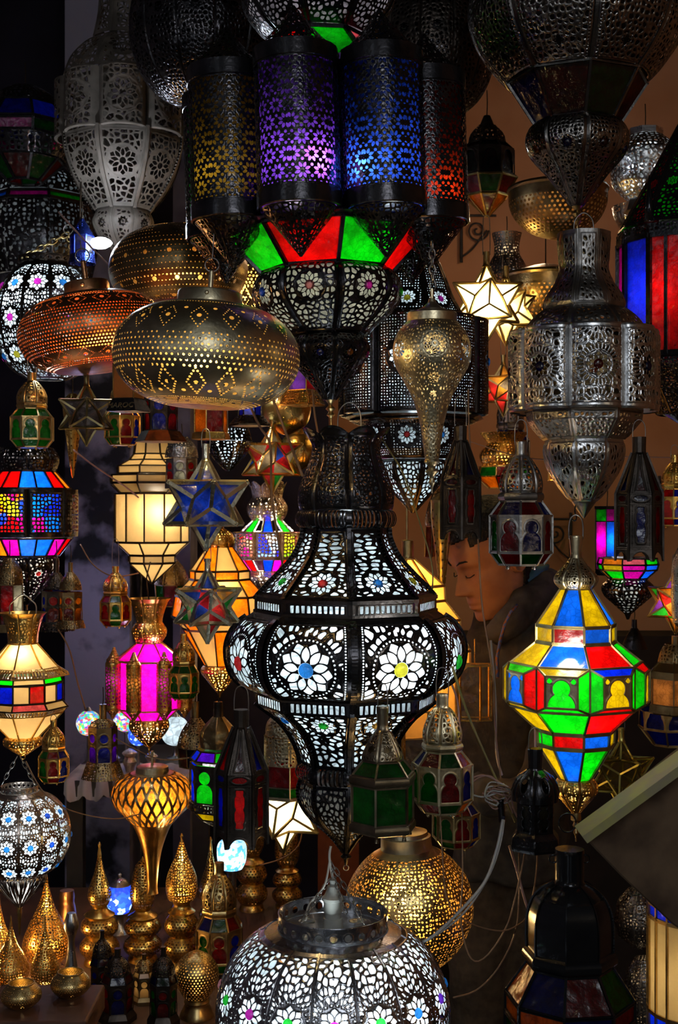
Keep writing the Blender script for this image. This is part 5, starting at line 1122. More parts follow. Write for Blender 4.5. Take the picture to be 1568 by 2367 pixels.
# clear glass stepped lantern and open glass box, behind the central lantern
def clear_steps():
    CG=glass('honey_clear',(.95,.8,.5),tr=.6,tl=(.9,.55,.2),mott=.1)
    t=T('clear_glass_lantern','stepped clear glass lantern with glowing gold edges, right behind the central lantern','lantern',943,2.45,1700,rot=10)
    t.lathe('neck',[(1248,12),(1250,14),(1288,14),(1292,16)],BRASS,18)
    for a,b,c,d_ in ((1292,16,1352,84),(1354,86,1386,88),(1388,88,1430,122),(1432,122,1450,122),(1452,122,1500,145),(1502,145,1530,145),(1532,144,1560,112),(1562,112,1690,112)): t.panes(a,b,c,d_,8,[CG],GOLD,4)
    t.light(1400,1.1,(1,.68,.28)); t.light(1325,.3,(1,.7,.3),x=10,z=10); t.light(1490,.6,(1,.68,.28)); t.light(1620,.4,(1,.65,.25)); t.tube('hanging_wire',[(-2,1250,0),(-2,1150,0)],3,BRASS)
    cg=glass('thin_clear_glass',(.97,.96,.92),tr=.94,tl=(.3,.25,.2),gl=.05)
    for (px,y0,y1,hw,d,rt,lab,hd) in ((1098,1537,1662,36,2.35,0,'open clear glass panel box with thin gold edges in front of the grey jacket',24),(975,1640,1800,42,2.2,5,'clear glass box lantern with gold edges under the flank of the central lantern',40)):
        q=T('clear_glass_box',lab,'glass box lantern',px,d,y1,rot=rt); sg=[]
        cs=[(-hw,-hd),(hw*.3,-hd),(hw,-hd+6),(hw,hd),(-hw,hd)]; n=len(cs)
        pp=lambda c,y: Vector((c[0]*q.s,c[1]*q.s,(q.yb-y)*q.s))
        for i in range(n):
            a,b=cs[i],cs[(i+1)%n]; sg+=[(pp(a,y0),pp(b,y0)),(pp(a,y1),pp(b,y1)),(pp(a,y0),pp(a,y1))]
            v=[pp(a,y1),pp(b,y1),pp(b,y0),pp(a,y0)]; mk('glass_pane',[tuple(x) for x in v],[(0,1,2,3)],cg,q.o)
        q.bars('gold_edge',sg,4,GOLD); q.tube('hanging_wire',[(0,y0,0),(0,y0-60,0)],1.2,GOLD)
clear_steps()
# mid brass globes
for px,py,r,d,lab in ((662,950,56,2.65,'shiny brass globe pendant under the right side of the brass disc lamp'),(688,1045,44,2.8,'shiny brass gourd pendant behind the crown of the central lantern')):
    t=T('brass_globe_lamp',lab,'pendant lamp',px,d,py+r)
    pr=[(py-r,r*.35),(py-r*.8,r*.68),(py-r*.3,r*.98),(py+r*.1,r),(py+r*.6,r*.8),(py+r*.97,r*.2)]
    t.pierce('perforated_globe',pr,8,lambda X,Y,W,L: border(2.4-vor(X,Y,6,2),X,Y,W,L,5,L*.25),GOLD,rnd=True,cell=1.8,emb=.4); t.lathe('bottom_cap',[(py+r*.96,r*.22),(py+r,r*.05)],GOLD,16); t.lathe('collar',[(py-r*1.2,r*.34),(py-r*.97,r*.36)],GOLD,20,step=0,caps=True); t.tube('hanging_wire',[(0,py-r*1.2,0),(0,py-r*1.2-70,0)],1.3,LEADK)
    t.light(py,.25,WW)
t=T('gold_cone_lamp','long thin gold perforated cone hanging before the pillar, left','pendant lamp',168,2.9,1105)
t.pierce('perforated_cone',[(930,24),(1000,17),(1060,9),(1098,3)],6,circles([(0,.1*k,2) for k in range(1,10)]+[(.9,.1*k+.05,1.6) for k in range(1,9)]),GOLD,rnd=True,cell=1.4,emb=.2); t.lathe('tip',[(1096,4),(1105,1)],GOLD,10); t.lathe('cap',[(910,8),(928,25),(932,25)],GOLD,20); t.tube('hanging_wire',[(0,910,0),(0,840,0)],1.2,LEADK)
t=T('gold_cone_lamp','green-gold perforated cone hanging beside the face of the man','pendant lamp',1022,2.6,1400)
t.pierce('perforated_cone',[(1160,26),(1200,25),(1260,18),(1330,10),(1398,3)],6,circles([(0,.08*k,2.4) for k in range(1,12)]+[(.9,.08*k+.04,2) for k in range(1,12)]),metal('green_gold',(.5,.42,.15),.3),rnd=True,cell=1.5,emb=.2); t.lathe('cap',[(1140,8),(1156,27),(1162,27)],BRASS,20); t.tube('hanging_wire',[(0,1140,0),(0,1060,0)],1.2,LEADK)
t=T('gold_cone_lamp','tall gold perforated cone with wide mouth between stepped glass lantern and the man','pendant lamp',1012,2.75,1290)
t.pierce('perforated_cone',[(1130,6),(1170,22),(1200,28),(1215,28)],6,web(7,1.7),BRNZ,rnd=True,cell=1.6); t.panes(1216,28,1288,30,6,[am],BRNZ,3)
# upper left dark pieces with lit colours
tl(58,205,420,112,2.9,'dark chandelier with blue and magenta faceted glass glinting, upper left edge',[('p',0,.3,.2,.7,'dome',1.2),('g',.2,.7,.42,1,[db,G['blue'],dr,dg]),('g',.44,1,.56,.95,[G['pink'],dg,G['pink']]),('p',.58,.95,.78,.8,'pierced_belt'),('g',.78,.8,1,.35,[dr,dg,dr])],met=IRON,up=60,lit=[(.45,.02,CW),(.3,.006,CW),(.88,.01,CW)])
tl(92,392,660,128,3.25,'big black pierced lantern with pink and green arcades behind the chain, upper left',[('p',0,.5,.25,.85,'shoulder',1.15),('g',.27,.9,.33,.95,[G['pink'],G['green'],G['pink'],G['sky']]),('p',.35,.95,.95,.9,'pierced_drum',1.1),('l',.02,.45,.26,.8,'shoulder_liner',G['white']),('l',.35,.88,.95,.85,'drum_liner',G['white'])],met=IRON,up=60,lit=[(.2,.02,CW),(.3,.04,CW),(.75,.04,CW)])
tl(190,505,610,34,2.55,'small deep blue pierced lantern beside the bare white bulb',[('p',0,.1,.4,.8,'roof'),('g',.4,.8,.8,.8,[db]),('p',.8,.8,1,.9,'foot')],met=metal('blue_tin',(.02,.04,.25),.3),n=6,up=40)
t=T('bare_bulb','bare white glowing bulb in a dark holder, hanging among the lanterns at upper left','light bulb',205,2.55,600)
a=T; q=t.sub(t.o)
vs=[];fs=[]; c0=Vector(((0)*t.s,0,(600-562)*t.s)); tube_geo([c0+Vector((x*t.s,0,0)) for x in (0,4,10,22,38,50,55)],[r*t.s for r in (5,7,11,14,13,7,1)],vs,fs,20); mk('glass_bulb',[tuple(v) for v in vs],fs,emis('bulb_white',(.85,.93,1),14),t.o,True)
t.light(562,4.5,(.75,.85,1),x=30,z=30,rad=.02); t.tube('lamp_holder',[(2,562,0),(-16,560,0)],7,IRON); t.tube('hanging_wire',[(-14,560,0),(-20,540,0),(-18,420,0)],2,LEADK)
# star of lit cream glass behind the red-window tower
star(655,1868,104,2.6,[glass('cream_star_glass',(.9,.75,.5),tr=.05,tl=(1,.82,.5),mott=.04)],LEAD,'big lit cream star peeking out between the red-window tower and the central lantern foot',rot=24,lit=(1.8,(1,.85,.55)),up=0,neck=False,bw=5)

tl(1478,2055,2190,58,2.7,'dim mirrored lantern behind the tilted board, its dark glass just catching light',[('p',0,.4,.4,.9,'dome',1.2),('p',.4,.9,.8,.8,'pierced_drum',1.1),('p',.8,.8,1,.2,'foot')],met=SHTIN,up=60,lit=[(.5,.02,WW)])
tl(1490,2215,2400,52,2.75,'dim mirrored lantern below the other one, left of the cream-striped lantern',[('p',0,.4,.4,.9,'dome',1.2),('p',.4,.9,.8,.8,'pierced_drum',1.1),('p',.8,.8,1,.2,'foot')],met=SHTIN,up=30,lit=[(.5,.02,WW)])
tl(420,1010,1130,44,3.1,'mirrored tin lantern with a red glass disc, right of the cream panel lantern top',[('p',0,.3,.4,.85,'dome',1.3),('w',.42,.85,.9,.85,[G['white'],dr,dr]),('s',.9,.9,1,.9,'base_plate')],met=SILV2,up=30,lit=[(.6,.04,WW)])
tl(398,1290,1400,40,3.5,'dim bronze domed lantern between the cream panel lantern and the magenta lantern',[('p',0,.2,.55,1,'dome',1.3),('g',.56,1,1,.9,[dr,dg],BRNZ)],met=BRNZ,up=30,lit=[(.7,.02,WW)])
tl(1300,1000,1110,40,3.9,'faint gold-framed lantern on the orange wall behind the point of the tin lantern',[('p',0,.3,.4,.8,'dome',1.2),('g',.42,.8,1,.8,[dr,am],GOLD)],met=BRNZ,up=30,lit=[(.7,.03,WW)])
tl(1190,1070,1200,34,4.2,'faint brass lantern on the wall above the head of the man',[('p',0,.3,.4,.8,'dome',1.2),('g',.42,.8,1,.8,[am,dg],GOLD)],met=BRASS,up=30,lit=[(.7,.05,WW)])

# ================================================================ counter and table lamps, lower left
def ctable(nm,px0,px1,py,d0,d1,th,mat,label,cat,leg=True):
    z=CZ-(py-CY)*d0/F; x0=(px0-CX)*d0/F; x1=(px1-CX)*d0/F
    t=T(nm,label,cat,0,1,0); t.root.location=((x0+x1)/2,(d0+d1)/2,0)
    cx,cy=(x0+x1)/2,(d0+d1)/2
    def bx(n,a,b,c,e,f,g_):
        v=[(x-cx,y-cy,zz) for zz in (f,g_) for x,y in ((a,c),(b,c),(b,e),(a,e))]
        o=mk(n,v,[(3,2,1,0),(4,5,6,7),(0,1,5,4),(1,2,6,5),(2,3,7,6),(3,0,4,7)],mat,t.root); m=o.modifiers.new('b','BEVEL'); m.width=.004; m.segments=2
    bx('table_top',x0,x1,d0,d1,z-th,z)
    for xx in (x0+.02,x1-.06):
        for yy in (d0+.02,d1-.06): bx('leg',xx,xx+.04,yy,yy+.04,0,z-th)
    return z
ZT1=ctable('wooden_table',-60,200,2362,1.93,2.085,.04,WOOD,'worn reddish wooden table edge carrying two round brass bowls, bottom left corner','table')
ZT=ctable('display_counter',-300,640,2400,2.28,3.2,.04,plain('dusty_board',(.14,.07,.035),.7,(.07,.035,.02),sc=6),'low wooden display counter crowded with gold table lamps and small lanterns, lower left','table')
def yz(z,d): return CY+(CZ-z)*F/d
dots_=lambda s=6,w=1.6,m=3: (lambda X,Y,W,L: border(w-vor(X,Y,s,2,1,1,.6),X,Y,W,L,0,m))
hol=lambda S=8,r=1.9,m=4,sk=0: (lambda X,Y,W,L: border(np.hypot(X-(np.round(X/S-(np.round(Y/(S*.8))%2)*.5)+(np.round(Y/(S*.8))%2)*.5)*S,Y-np.round(Y/(S*.8))*S*.8)-r,X,Y,W,L,0,m))
def prof(t,nm,pr,mat,pat=None,n=6,cell=1.4,emb=.3): 
    if pat: return t.pierce(nm,pr,n,pat,mat,rnd=True,cell=cell,emb=emb)
    return t.lathe(nm,pr,mat,28)
def lampstack(px,d,yb,parts,label,name='gold_table_lamp',lit=None,cat='table lamp',z=None,group=None,tilt=0):
    """parts: (name, [(y,r)..], mat, pattern). everything is shifted so the foot rests on the counter"""
    t=T(name,label,cat,px,d,yb,tilt=tilt,group=group)
    for p in parts: prof(t,*p)
    for l in (lit or []): t.light(l[0],l[1],l[2],x=l[3] if len(l)>3 else 0,z=l[4] if len(l)>4 else 0,rad=.01)
    t.root.location.z=ZT if z is None else z
    return t
def tear(px,yt,yb,r,d,label,lit=0,mat=GOLD,s=7,w=1.15,foot=8,z=None):
    ys=yz(ZT if z is None else z,d); dy=ys-yb; H=yb-yt
    # keep the photographed outline; a slim foot reaches the board
    t=T('gold_teardrop_lamp',label,'table lamp',px,d,ys,group='gold table lamps')
    pr=[(yt,2),(yt+H*.15,r*.13),(yt+H*.35,r*.36),(yt+H*.55,r*.74),(yt+H*.74,r),(yt+H*.88,r*.9),(yb,r*.42)]
    t.pierce('pierced_body',pr,6,dots_(s,w),mat,rnd=True,cell=1.25,emb=.6)
    f=[(yb-2,r*.42),(yb+3,r*.3)]+([(ys-8,r*.28)] if ys-yb>14 else [])+[(max(ys-4,yb+4),r*.45),(max(ys,yb+7),r*.48)]
    t.lathe('foot',f,mat,20,caps=True); t.lathe('spike',[(yt-14,.6),(yt-6,2.2),(yt,1.8),(yt+6,3)],mat,8)
    if lit: t.light(yt+H*.62,lit,(1,.62,.22),z=r*.4,rad=.01)
    return t
tear(107,2022,2232,54,2.62,'large lit gold teardrop table lamp glowing through leaf cut-outs, far left',lit=1.0,s=7.5,w=1.15)
tear(-2,2075,2250,36,2.55,'lit gold teardrop lamp half cut by the left edge',lit=1.5)
tear(25,2130,2278,42,2.5,'unlit gold teardrop lamp standing in front at the left edge',s=6.5,w=1.1)
tear(104,2130,2276,33,2.48,'slim unlit gold teardrop lamp in front of the large glowing one',s=6.5,w=1.1)
def gourd(px,yt,d,r,label,head,lit=None,hs=1.0,mat=GOLD,hy=130):
    ys=yz(ZT,d); t=T('gold_gourd_lamp',label,'table lamp',px,d,ys,group='gold table lamps'); y=yt
    if head=='spike':
        t.lathe('finial',[(y-16,1),(y-9,4),(y-4,2.5),(y+14,5),(y+20,3.5)],mat,10); hp=[(y+18,4),(y+55,12),(y+90,24),(y+110,27),(y+128,20)]
    elif head=='drop':
        t.lathe('finial',[(y-14,1),(y-8,4),(y-2,2),(y+6,5)],mat,10); hp=[(y+4,4),(y+40,15),(y+80,32),(y+110,36),(y+135,31),(y+140,24)]
    else:
        t.lathe('finial',[(y-6,1),(y,4)],mat,10); hp=[(y,4),(y+18,18),(y+60,27),(y+90,28),(y+110,22)]
    t.pierce('pierced_shade',hp,6,dots_(6.5,1.15),mat,rnd=True,cell=1.3,emb=.6)
    b=hp[-1][0]; H=ys-b
    t.lathe('neck_ring',[(b-1,hp[-1][1]),(b+8,hp[-1][1]*.8),(b+H*.12,r*.6),(b+H*.17,r*.85),(b+H*.2,r*.7)],mat,28)
    t.pierce('upper_bulb',[(b+H*.2,r*.7),(b+H*.3,r*.97),(b+H*.42,r*1.02),(b+H*.54,r*.7)],6,hol(8,2.0,6),mat,rnd=True,cell=1.4,emb=.2)
    t.pierce('lower_bulb',[(b+H*.54,r*.7),(b+H*.66,r*1.04),(b+H*.78,r*1.05),(b+H*.9,r*.7)],6,hol(8,2.0,6),mat,rnd=True,cell=1.4,emb=.2)
    t.lathe('foot',[(b+H*.9,r*.7),(b+H*.94,r*.8),(ys,r*.85)],mat,28,caps=True)
    if lit: t.light(hp[2][0]+8,lit,(1,.9,.6),z=10,rad=.01)
gourd(230,1962,2.66,42,'gold gourd lamp with tall spiked shade left of the blue mosaic lamp','spike')
gourd(330,1986,2.68,41,'gold gourd lamp with rounded bullet shade under the trumpet lamp','bullet')
gourd(420,1940,2.64,38,'gold gourd lamp with brightly lit pale teardrop shade','drop',lit=.5)
gourd(487,1950,2.8,26,'thin gold gourd lamp behind the glass-panelled gold lantern','spike')
gourd(582,1860,3.02,34,'gold turned lamp standing right of the white-blue mosaic globe','bullet')
gourd(664,1885,3.04,32,'gold turned lamp right of the cream star tip, before the red panel','bullet')
def vase(px,yt,d,label,pts,mat,pat=None,name='brass_vase',cat='vase'):
    ys=yz(ZT,d); t=T(name,label,cat,px,d,ys); k=(ys-yt); prof(t,'body',[(yt+k*a,r) for a,r in pts],mat,pat); return t
vase(155,2058,2.75,'small copper-red ringed pot behind the large teardrop lamp',[(0,16),(.1,18),(.2,17),(.3,20),(.6,24),(.75,14),(1,20)],COPP)
vase(165,2110,2.5,'little silver mirrored stand behind the round brass bowls',[(0,10),(.15,17),(.35,8),(.6,12),(.9,22),(1,23)],SILV)
def mosl(px,y0,y1,r,d,mat,label,pw,cap=True,col=CW,stand=True):
    ys=yz(ZT,d) if stand else y1+40; t=T('mosaic_lamp',label,'table lamp',px,d,ys); h=y1-y0
    t.lathe('mosaic_shade',[(y0,r*.8),(y0+h*.2,r),(y0+h*.7,r*.97),(y1,r*.72)],mat,28); t.light((y0+y1)/2,pw,col,z=r*.3,rad=.01)
    if cap: t.lathe('silver_cap',[(y0-h*.45,2),(y0-h*.4,5),(y0-h*.3,3),(y0-h*.2,r*.5),(y0,r*.82)],SILV,20)
    t.lathe('silver_foot',[(y1,r*.74),(y1+4,r*.4),((y1+ys)/2,r*.3),(ys-6,r*.6),(ys,r*.75)],SILV,20,caps=True)
BL2=mosaic('blue_checks',[(.02,.06,.9),(.03,.1,.9),(.5,.75,.95),(.02,.05,.7)],sc=130); BW=mosaic('ice_blue_chips',[(.5,.8,.95),(.75,.9,.95),(.1,.4,.9),(.6,.85,.95)],sc=130); MC=mosaic('rainbow_chips',[(.9,.1,.1),(.9,.6,.05),(.1,.5,.9),(.1,.7,.2),(.9,.85,.6),(.2,.1,.8)],sc=150)
mosl(277,2046,2108,30,2.85,BL2,'small lit cobalt blue mosaic lamp with silver cap between the gourd lamps',.12)
mosl(536,1944,2008,34,2.84,BW,'lit ice-blue mosaic globe lamp under the red-window tower',.12,cap=False)
# second shelf further back with mosaic lamps and cloth
ZS=CZ-(1795-CY)*3.25/F
def shelf():
    x0=(150-CX)*3.2/F;x1=(480-CX)*3.2/F; t=T('back_shelf','dark shelf with a crumpled white cloth edge holding mosaic lamps, behind the trumpet lamp','shelf',0,1,0); t.root.location=((x0+x1)/2,3.4,0); cx,cy=(x0+x1)/2,3.4
    def bx(n,a,b,c,e,f,g_,mat):
        v=[(x-cx,y-cy,zz) for zz in (f,g_) for x,y in ((a,c),(b,c),(b,e),(a,e))]; mk(n,v,[(3,2,1,0),(4,5,6,7),(0,1,5,4),(1,2,6,5),(2,3,7,6),(3,0,4,7)],mat,t.root)
    dk=plain('black_wood',(.04,.035,.03),.6); bx('shelf_board',x0,x1,3.2,3.7,ZS-.04,ZS,dk)
    for xx in (x0,x1-.04): bx('leg',xx,xx+.04,3.22,3.26,0,ZS-.04,dk)
    vs=[];fs=[];n=60
    for i in range(n+1):
        x=x0+(x1-x0)*i/n-cx; yy=3.195-cy-.012*math.sin(i*.9)
        vs+= [(x,yy+.2,ZS+.004),(x,yy,ZS+.006),(x,yy-.01+.006*math.sin(i*1.7),ZS-.03-.02*abs(math.sin(i*.37)))]
    for i in range(n):
        a=i*3; fs+=[(a,a+1,a+4,a+3),(a+1,a+2,a+5,a+4)]
    mk('cloth_edge',vs,fs,plain('grey_cloth',(.5,.48,.46),.9),t.root,True)
shelf()
def smos(px,yc,r,d,mat,label,pw,col=CW):
    ys=yz(ZS,d); t=T('mosaic_globe_lamp',label,'table lamp',px,d,ys,group='mosaic globe lamps'); t.lathe('mosaic_globe',[(yc-r,r*.3),(yc-r*.7,r*.75),(yc,r),(yc+r*.7,r*.72),(yc+r*.95,r*.3)],mat,24); t.light(yc,pw,col,z=8,rad=.01)
    t.lathe('silver_cap',[(yc-r*1.3,3),(yc-r,r*.34)],SILV,16); t.lathe('silver_foot',[(yc+r*.92,r*.34),(yc+r*1.1,r*.15),(ys-5,r*.2),(ys-2,r*.5),(ys,r*.6)],SILV,20,caps=True)
smos(205,1672,29,3.4,MC,'lit rainbow mosaic globe lamp at the left of the shelf',.06); smos(292,1662,30,3.45,MC,'lit rainbow mosaic globe lamp nearest the magenta lantern',.07); smos(320,1700,24,3.35,BL2,'smaller blue mosaic globe lamp below the magenta lantern',.05)
smos(405,1690,34,3.5,G['white'],'glaring white glass globe lamp right of the magenta lantern',.09)
for px,yt,r,lab in ((262,1742,16,'small silver mirrored ball stand left on the shelf'),(300,1730,18,'silver mirrored ball stand in the middle of the shelf'),(350,1738,15,'silver mirrored stand right on the shelf under the magenta lantern')):
    ys=yz(ZS,3.28); t=T('mirrored_stand',lab,'ornament',px,3.28,ys,group='mirrored stands'); t.lathe('body',[(yt,3),(yt+10,r),(yt+20,r*.6),(yt+30,r*.9),(ys-4,r*.5),(ys,r)],metal('mirror_silver',(1,1,1)),16,caps=True)
# counter lanterns
def oct_t(px,y0,r,d,cols,met,label,**k):
    y1=yz(ZT,d); return octa(px,y0,y1,r,d,cols,met,label,up=0,**k)
octa(507,1988,yz(ZT,2.6),55,2.6,[g['dkred'],g['dkblue'],g['amber'],g['dkgreen'],g['dkgreen'],g['dkred'],g['dkred'],g['dkgreen']],BRASS,'large brass lantern with dome and red keyhole windows on the gold egg base',5,up=0,lit=(.03,WW),sl=[g['dkgreen'],g['dkred'],g['dkred'],g['dkblue']],dome=.68,feet=False)
ys=yz(ZT,2.38); t=T('brass_egg_lamp','perforated brass egg lamp on ringed foot left of the silver jewelled lantern','table lamp',455,2.38,ys)
t.pierce('perforated_egg',[(2198,8),(2212,32),(2235,48),(2262,50),(2290,38),(2310,24)],8,hol(8,1.9,5),BRASS,rnd=True,cell=1.3,emb=.3); t.lathe('foot',[(2308,24),(2314,30),(2320,28),(ys-8,38),(ys,40)],BRASS,28,caps=True); t.light(2250,.05,WW)
for px,yt,r,d,cols,met,lab,rt in ((272,2192,38,2.36,[db,dr],IRON2,'dark lantern with blue keyhole window and fluted dome, standing front on the counter',10),(236,2150,27,2.44,[dr,db],IRON2,'narrow dark lantern behind the one with the blue window',20),(378,2188,33,2.34,[dr,dg],IRON2,'small dark lantern with green and red roof panes in front of the egg lamp',5),(333,2205,26,2.45,[cr],BRNZ,'little bronze lantern with pale cream windows between the dark ones',10)):
    y1=yz(ZT,d)
    tl(px,yt,y1,r,d,lab,[('s',0,.2,.12,.2,'neck'),('p',.12,.25,.34,.8,'dome',1.3),('g',.35,.8,.46,1,[dg,dr,db] if d<2.35 else cols,met),('w',.46,.95,.86,.95,cols),('s',.86,.95,.93,1.15,'flared_foot'),('s',.93,1.15,1,1.15,'base_plate')],met=met,n=6,rot=rt,up=0,lit=[(.65,.004,WW)])
# open round brass bowls on the wooden table
def bowl(px,yt,yb,r,d,label):
    ys=yz(ZT1,d); t=T('brass_tealight_bowl',label,'bowl',px,d,ys,group='round brass bowls'); k=(ys-yt)/(yb-yt); h=ys-yt
    pr=[(yt,r*.62),(yt+2,r*.66),(yt+h*.1,r*.74),(yt+h*.35,r*.98),(yt+h*.6,r*.99),(yt+h*.85,r*.72),(ys-2,r*.4),(ys,r*.38)]
    t.pierce('pierced_bowl',pr,10,lambda X,Y,W,L: border(np.where(np.abs(Y-L*.32)<L*.2,hol(5.5,1.3,3)(X,Y,W,L),np.where(np.abs(np.abs(X)/W-.3)<.35,9,hol(6,1.1,3)(X,Y,W,L))),X,Y,W,L,0,4),BRASS,rnd=True,cell=1.2,emb=.2)
    t.ring('lip',0,yt,r*.64,1.8,BRASS,'z',30); t.lathe('bottom',[(ys-3,r*.4),(ys,r*.38)],BRASS,20,caps=True); t.light(ys-14,.012,(1,.7,.3),rad=.004,nm='candle')
bowl(49,2272,2345,46,1.985,'round brass tealight bowl with open mouth, left one on the wooden table'); bowl(163,2246,2322,45,2.03,'round brass tealight bowl with open mouth, right one on the wooden table')
# ================================================================ small architecture
IR=metal('wrought_iron',(.05,.045,.045),.5,(.02,.02,.02),.6)
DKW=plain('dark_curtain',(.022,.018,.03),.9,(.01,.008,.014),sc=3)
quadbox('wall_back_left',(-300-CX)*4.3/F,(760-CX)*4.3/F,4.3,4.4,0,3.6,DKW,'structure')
quadbox('trim_1',(150-CX)*3.95/F,(300-CX)*3.95/F,3.95,4.2,0,3.6,WALLL,'structure')
quadbox('trim_2',(400-CX)*4.0/F,(440-CX)*4.0/F,4.0,4.2,0,3.6,plain('grey_post',(.16,.15,.2),.7,(.08,.07,.1)),'structure')
quadbox('trim_4',(830-CX)*4.3/F,(1750-CX)*4.3/F,4.3,4.5,0,CZ-(1470-CY)*4.3/F,plain('dark_shelving',(.03,.02,.015),.8),'structure')
quadbox('trim_3',(735-CX)*3.6/F,(830-CX)*3.6/F,3.6,3.7,0,1.15,plain('red_brown_board',(.35,.1,.04),.6,(.2,.05,.02)),'structure')
def scroll(px,py,d,s,label,flip=1):
    t=T('iron_scroll_bracket',label,'wall bracket',px,d,py+s); 
    pts=[]
    for k in range(40):
        a=k*.28; r=s*.42*(1-k/44); pts.append((flip*(r*math.cos(a)+s*.1),py+r*math.sin(a)-s*.2,0))
    t.tube('scroll',pts,s*.035,IR,6,True,4); t.tube('upright',[(-s*.5*flip,py-s,0),(-s*.5*flip,py+s,0)],s*.06,IR); t.tube('brace',[(-s*.5*flip,py+s*.8,0),(-s*.1*flip,py+s*.5,0),(s*.45*flip,py-s*.2,0)],s*.035,IR); t.tube('arm',[(-s*.5*flip,py-s*.75,0),(s*.8*flip,py-s*.75,0)],s*.045,IR)
scroll(1098,545,4.86,62,'black wrought iron scroll bracket right of the red cylinder, above the lit star')
scroll(1290,1245,4.87,60,'thin iron scroll bracket on the orange wall right of the silver keyhole lantern',-1)
scroll(1555,1160,4.87,60,'iron scroll bracket on the pinkish wall beside the gold lantern at the right edge')
# tilted wooden board, lower right
def board():
    t=T('tilted_wooden_board','dusty wooden board standing on its corner with greenish light painted into its upper edge, lower right','board',1345,1.55,1935)
    pts=[(1345,1930),(1568,1765),(1680,1690),(1700,2240),(1568,2152),(1440,2030)]
    v=[]
    for dz in (0,.03):
        for x,y in pts: v.append(tuple(P(x,y,1.55)-t.root.location+Vector((0,dz+ (x-1345)*.0001,0))))
    n=len(pts); f=[tuple(range(n))[::-1],tuple(range(n,2*n))]+[(i,(i+1)%n,(i+1)%n+n,i+n) for i in range(n)]
    o=mk('board_panel',v,f,plain('dusty_ply',(.13,.085,.05),.85,(.05,.03,.018),sc=14,bump=.4),t.root); m=o.modifiers.new('b','BEVEL'); m.width=.002
    e=[tuple(P(x,y,1.54)-t.root.location) for x,y in ((1348,1926),(1700,1668))]; vs=[];fs=[]; box_bar(vs,fs,Vector(e[0]),Vector(e[1]),.010,.05,Vector((0,1,0)))
    mk('edge_strip',[tuple(q) for q in vs],fs,plain('painted_lit_edge',(.3,.28,.1),.7,(.25,.22,.14),sc=30),t.root)  # yellow-green light of the stained lantern painted into the strip's colour
board()
# ================================================================ cables and wires
CB=plain('brown_cord',(.3,.17,.09),.5,(.2,.1,.05)); CW_=plain('white_cord',(.5,.48,.45),.5,(.38,.36,.33)); CP=plain('pinkish_cord',(.45,.26,.22),.5); CG_=plain('olive_cord',(.3,.25,.08),.5)
cable('lamp_cord','thin pale cord slanting from the white bulb towards the bronze lamp','cord',[(135,490,2.5),(200,560,2.48),(262,622,2.45),(300,650,2.44)],2.2,CP)
cable('lamp_cord','pinkish cord sloping past the gold cone to the cream panel lantern','cord',[(170,1040,2.75),(215,1075,2.85),(290,1125,3.0),(320,1150,3.05)],2,CP)
cable('lamp_cord','thin brown cord sagging below the small gold lantern before the pillar','cord',[(186,1258,2.85),(215,1305,2.85),(262,1332,2.88),(320,1325,3.0)],1.6,CB)
cable('lamp_cord','brown cord falling from the dark hanging lantern towards the mosaic lamps','cord',[(134,1455,2.7),(160,1500,2.7),(180,1580,2.72),(198,1640,2.75)],1.8,CB)
cable('lamp_cord','brown cord sagging over the mirrored stands to the dark domed lantern','cord',[(240,1690,2.5),(300,1725,2.5),(370,1755,2.48),(436,1752,2.4)],1.7,CB)
cable('lamp_cord','thin brown cord running from the blue-jewelled lantern to the trumpet lamp','cord',[(60,1760,2.25),(100,1830,2.2),(160,1872,2.2),(260,1893,2.4),(330,1880,2.45)],1.5,CB)
cable('lamp_cord','pale brown double cord hanging down left of the crown of the central lantern','cord',[(575,930,2.1),(600,985,2.1),(625,1030,2.1),(628,1140,2.12),(645,1260,2.12),(657,1320,2.15)],3,CB)
cable('lamp_cord','straight brown cord slanting across the amber star to the central lantern','cord',[(632,925,2.05),(665,1010,2.05),(700,1100,2.08)],3.2,CB)
cable('lamp_cord','brown cord dropping behind the chandelier finial','cord',[(722,900,2.1),(728,960,2.12),(735,1000,2.2)],2.6,CB)
cable('lamp_cord','dark cord falling along the right shoulder of the central lantern','cord',[(880,1010,2.0),(930,1090,1.95),(965,1190,1.92),(998,1300,1.92),(1000,1362,1.93)],1.8,CG_)
cable('lamp_cord','long brown cord running down beside the face of the man to the knot of cables','cord',[(1083,900,1.9),(1086,1010,1.88),(1105,1240,1.85),(1115,1400,1.85),(1140,1560,1.85),(1145,1680,1.82),(1158,1800,1.8)],2,CB)
cable('lamp_cord','olive cord slanting from under the central lantern to the knot of cables','cord',[(1046,1540,1.8),(1078,1640,1.8),(1120,1740,1.79),(1170,1850,1.78),(1192,1900,1.78)],3,CG_)
cable('lamp_cord','pink cord behind the pale brass lantern','cord',[(1035,1560,2.0),(1058,1620,2.0),(1064,1700,2.0)],2.6,CP)
cable('lamp_cord','thin wire stretched across behind the silver keyhole lantern','cord',[(1085,1020,2.6),(1180,1050,2.5),(1270,1063,2.5),(1420,1056,2.5),(1568,1058,2.5)],1.4,CP)
cable('lamp_cord','thick white cord curving from the cable knot down to the jewelled lantern','cord',[(1163,1895,1.72),(1150,1960,1.7),(1120,2040,1.68),(1060,2110,1.66),(1000,2165,1.64),(960,2185,1.66)],3.6,CW_)
cable('lamp_cord','second white cord beside the thick one, falling from the knot','cord',[(1166,1895,1.73),(1156,1955,1.72),(1128,2030,1.7),(1075,2108,1.68),(1010,2162,1.66)],2.4,CW_)
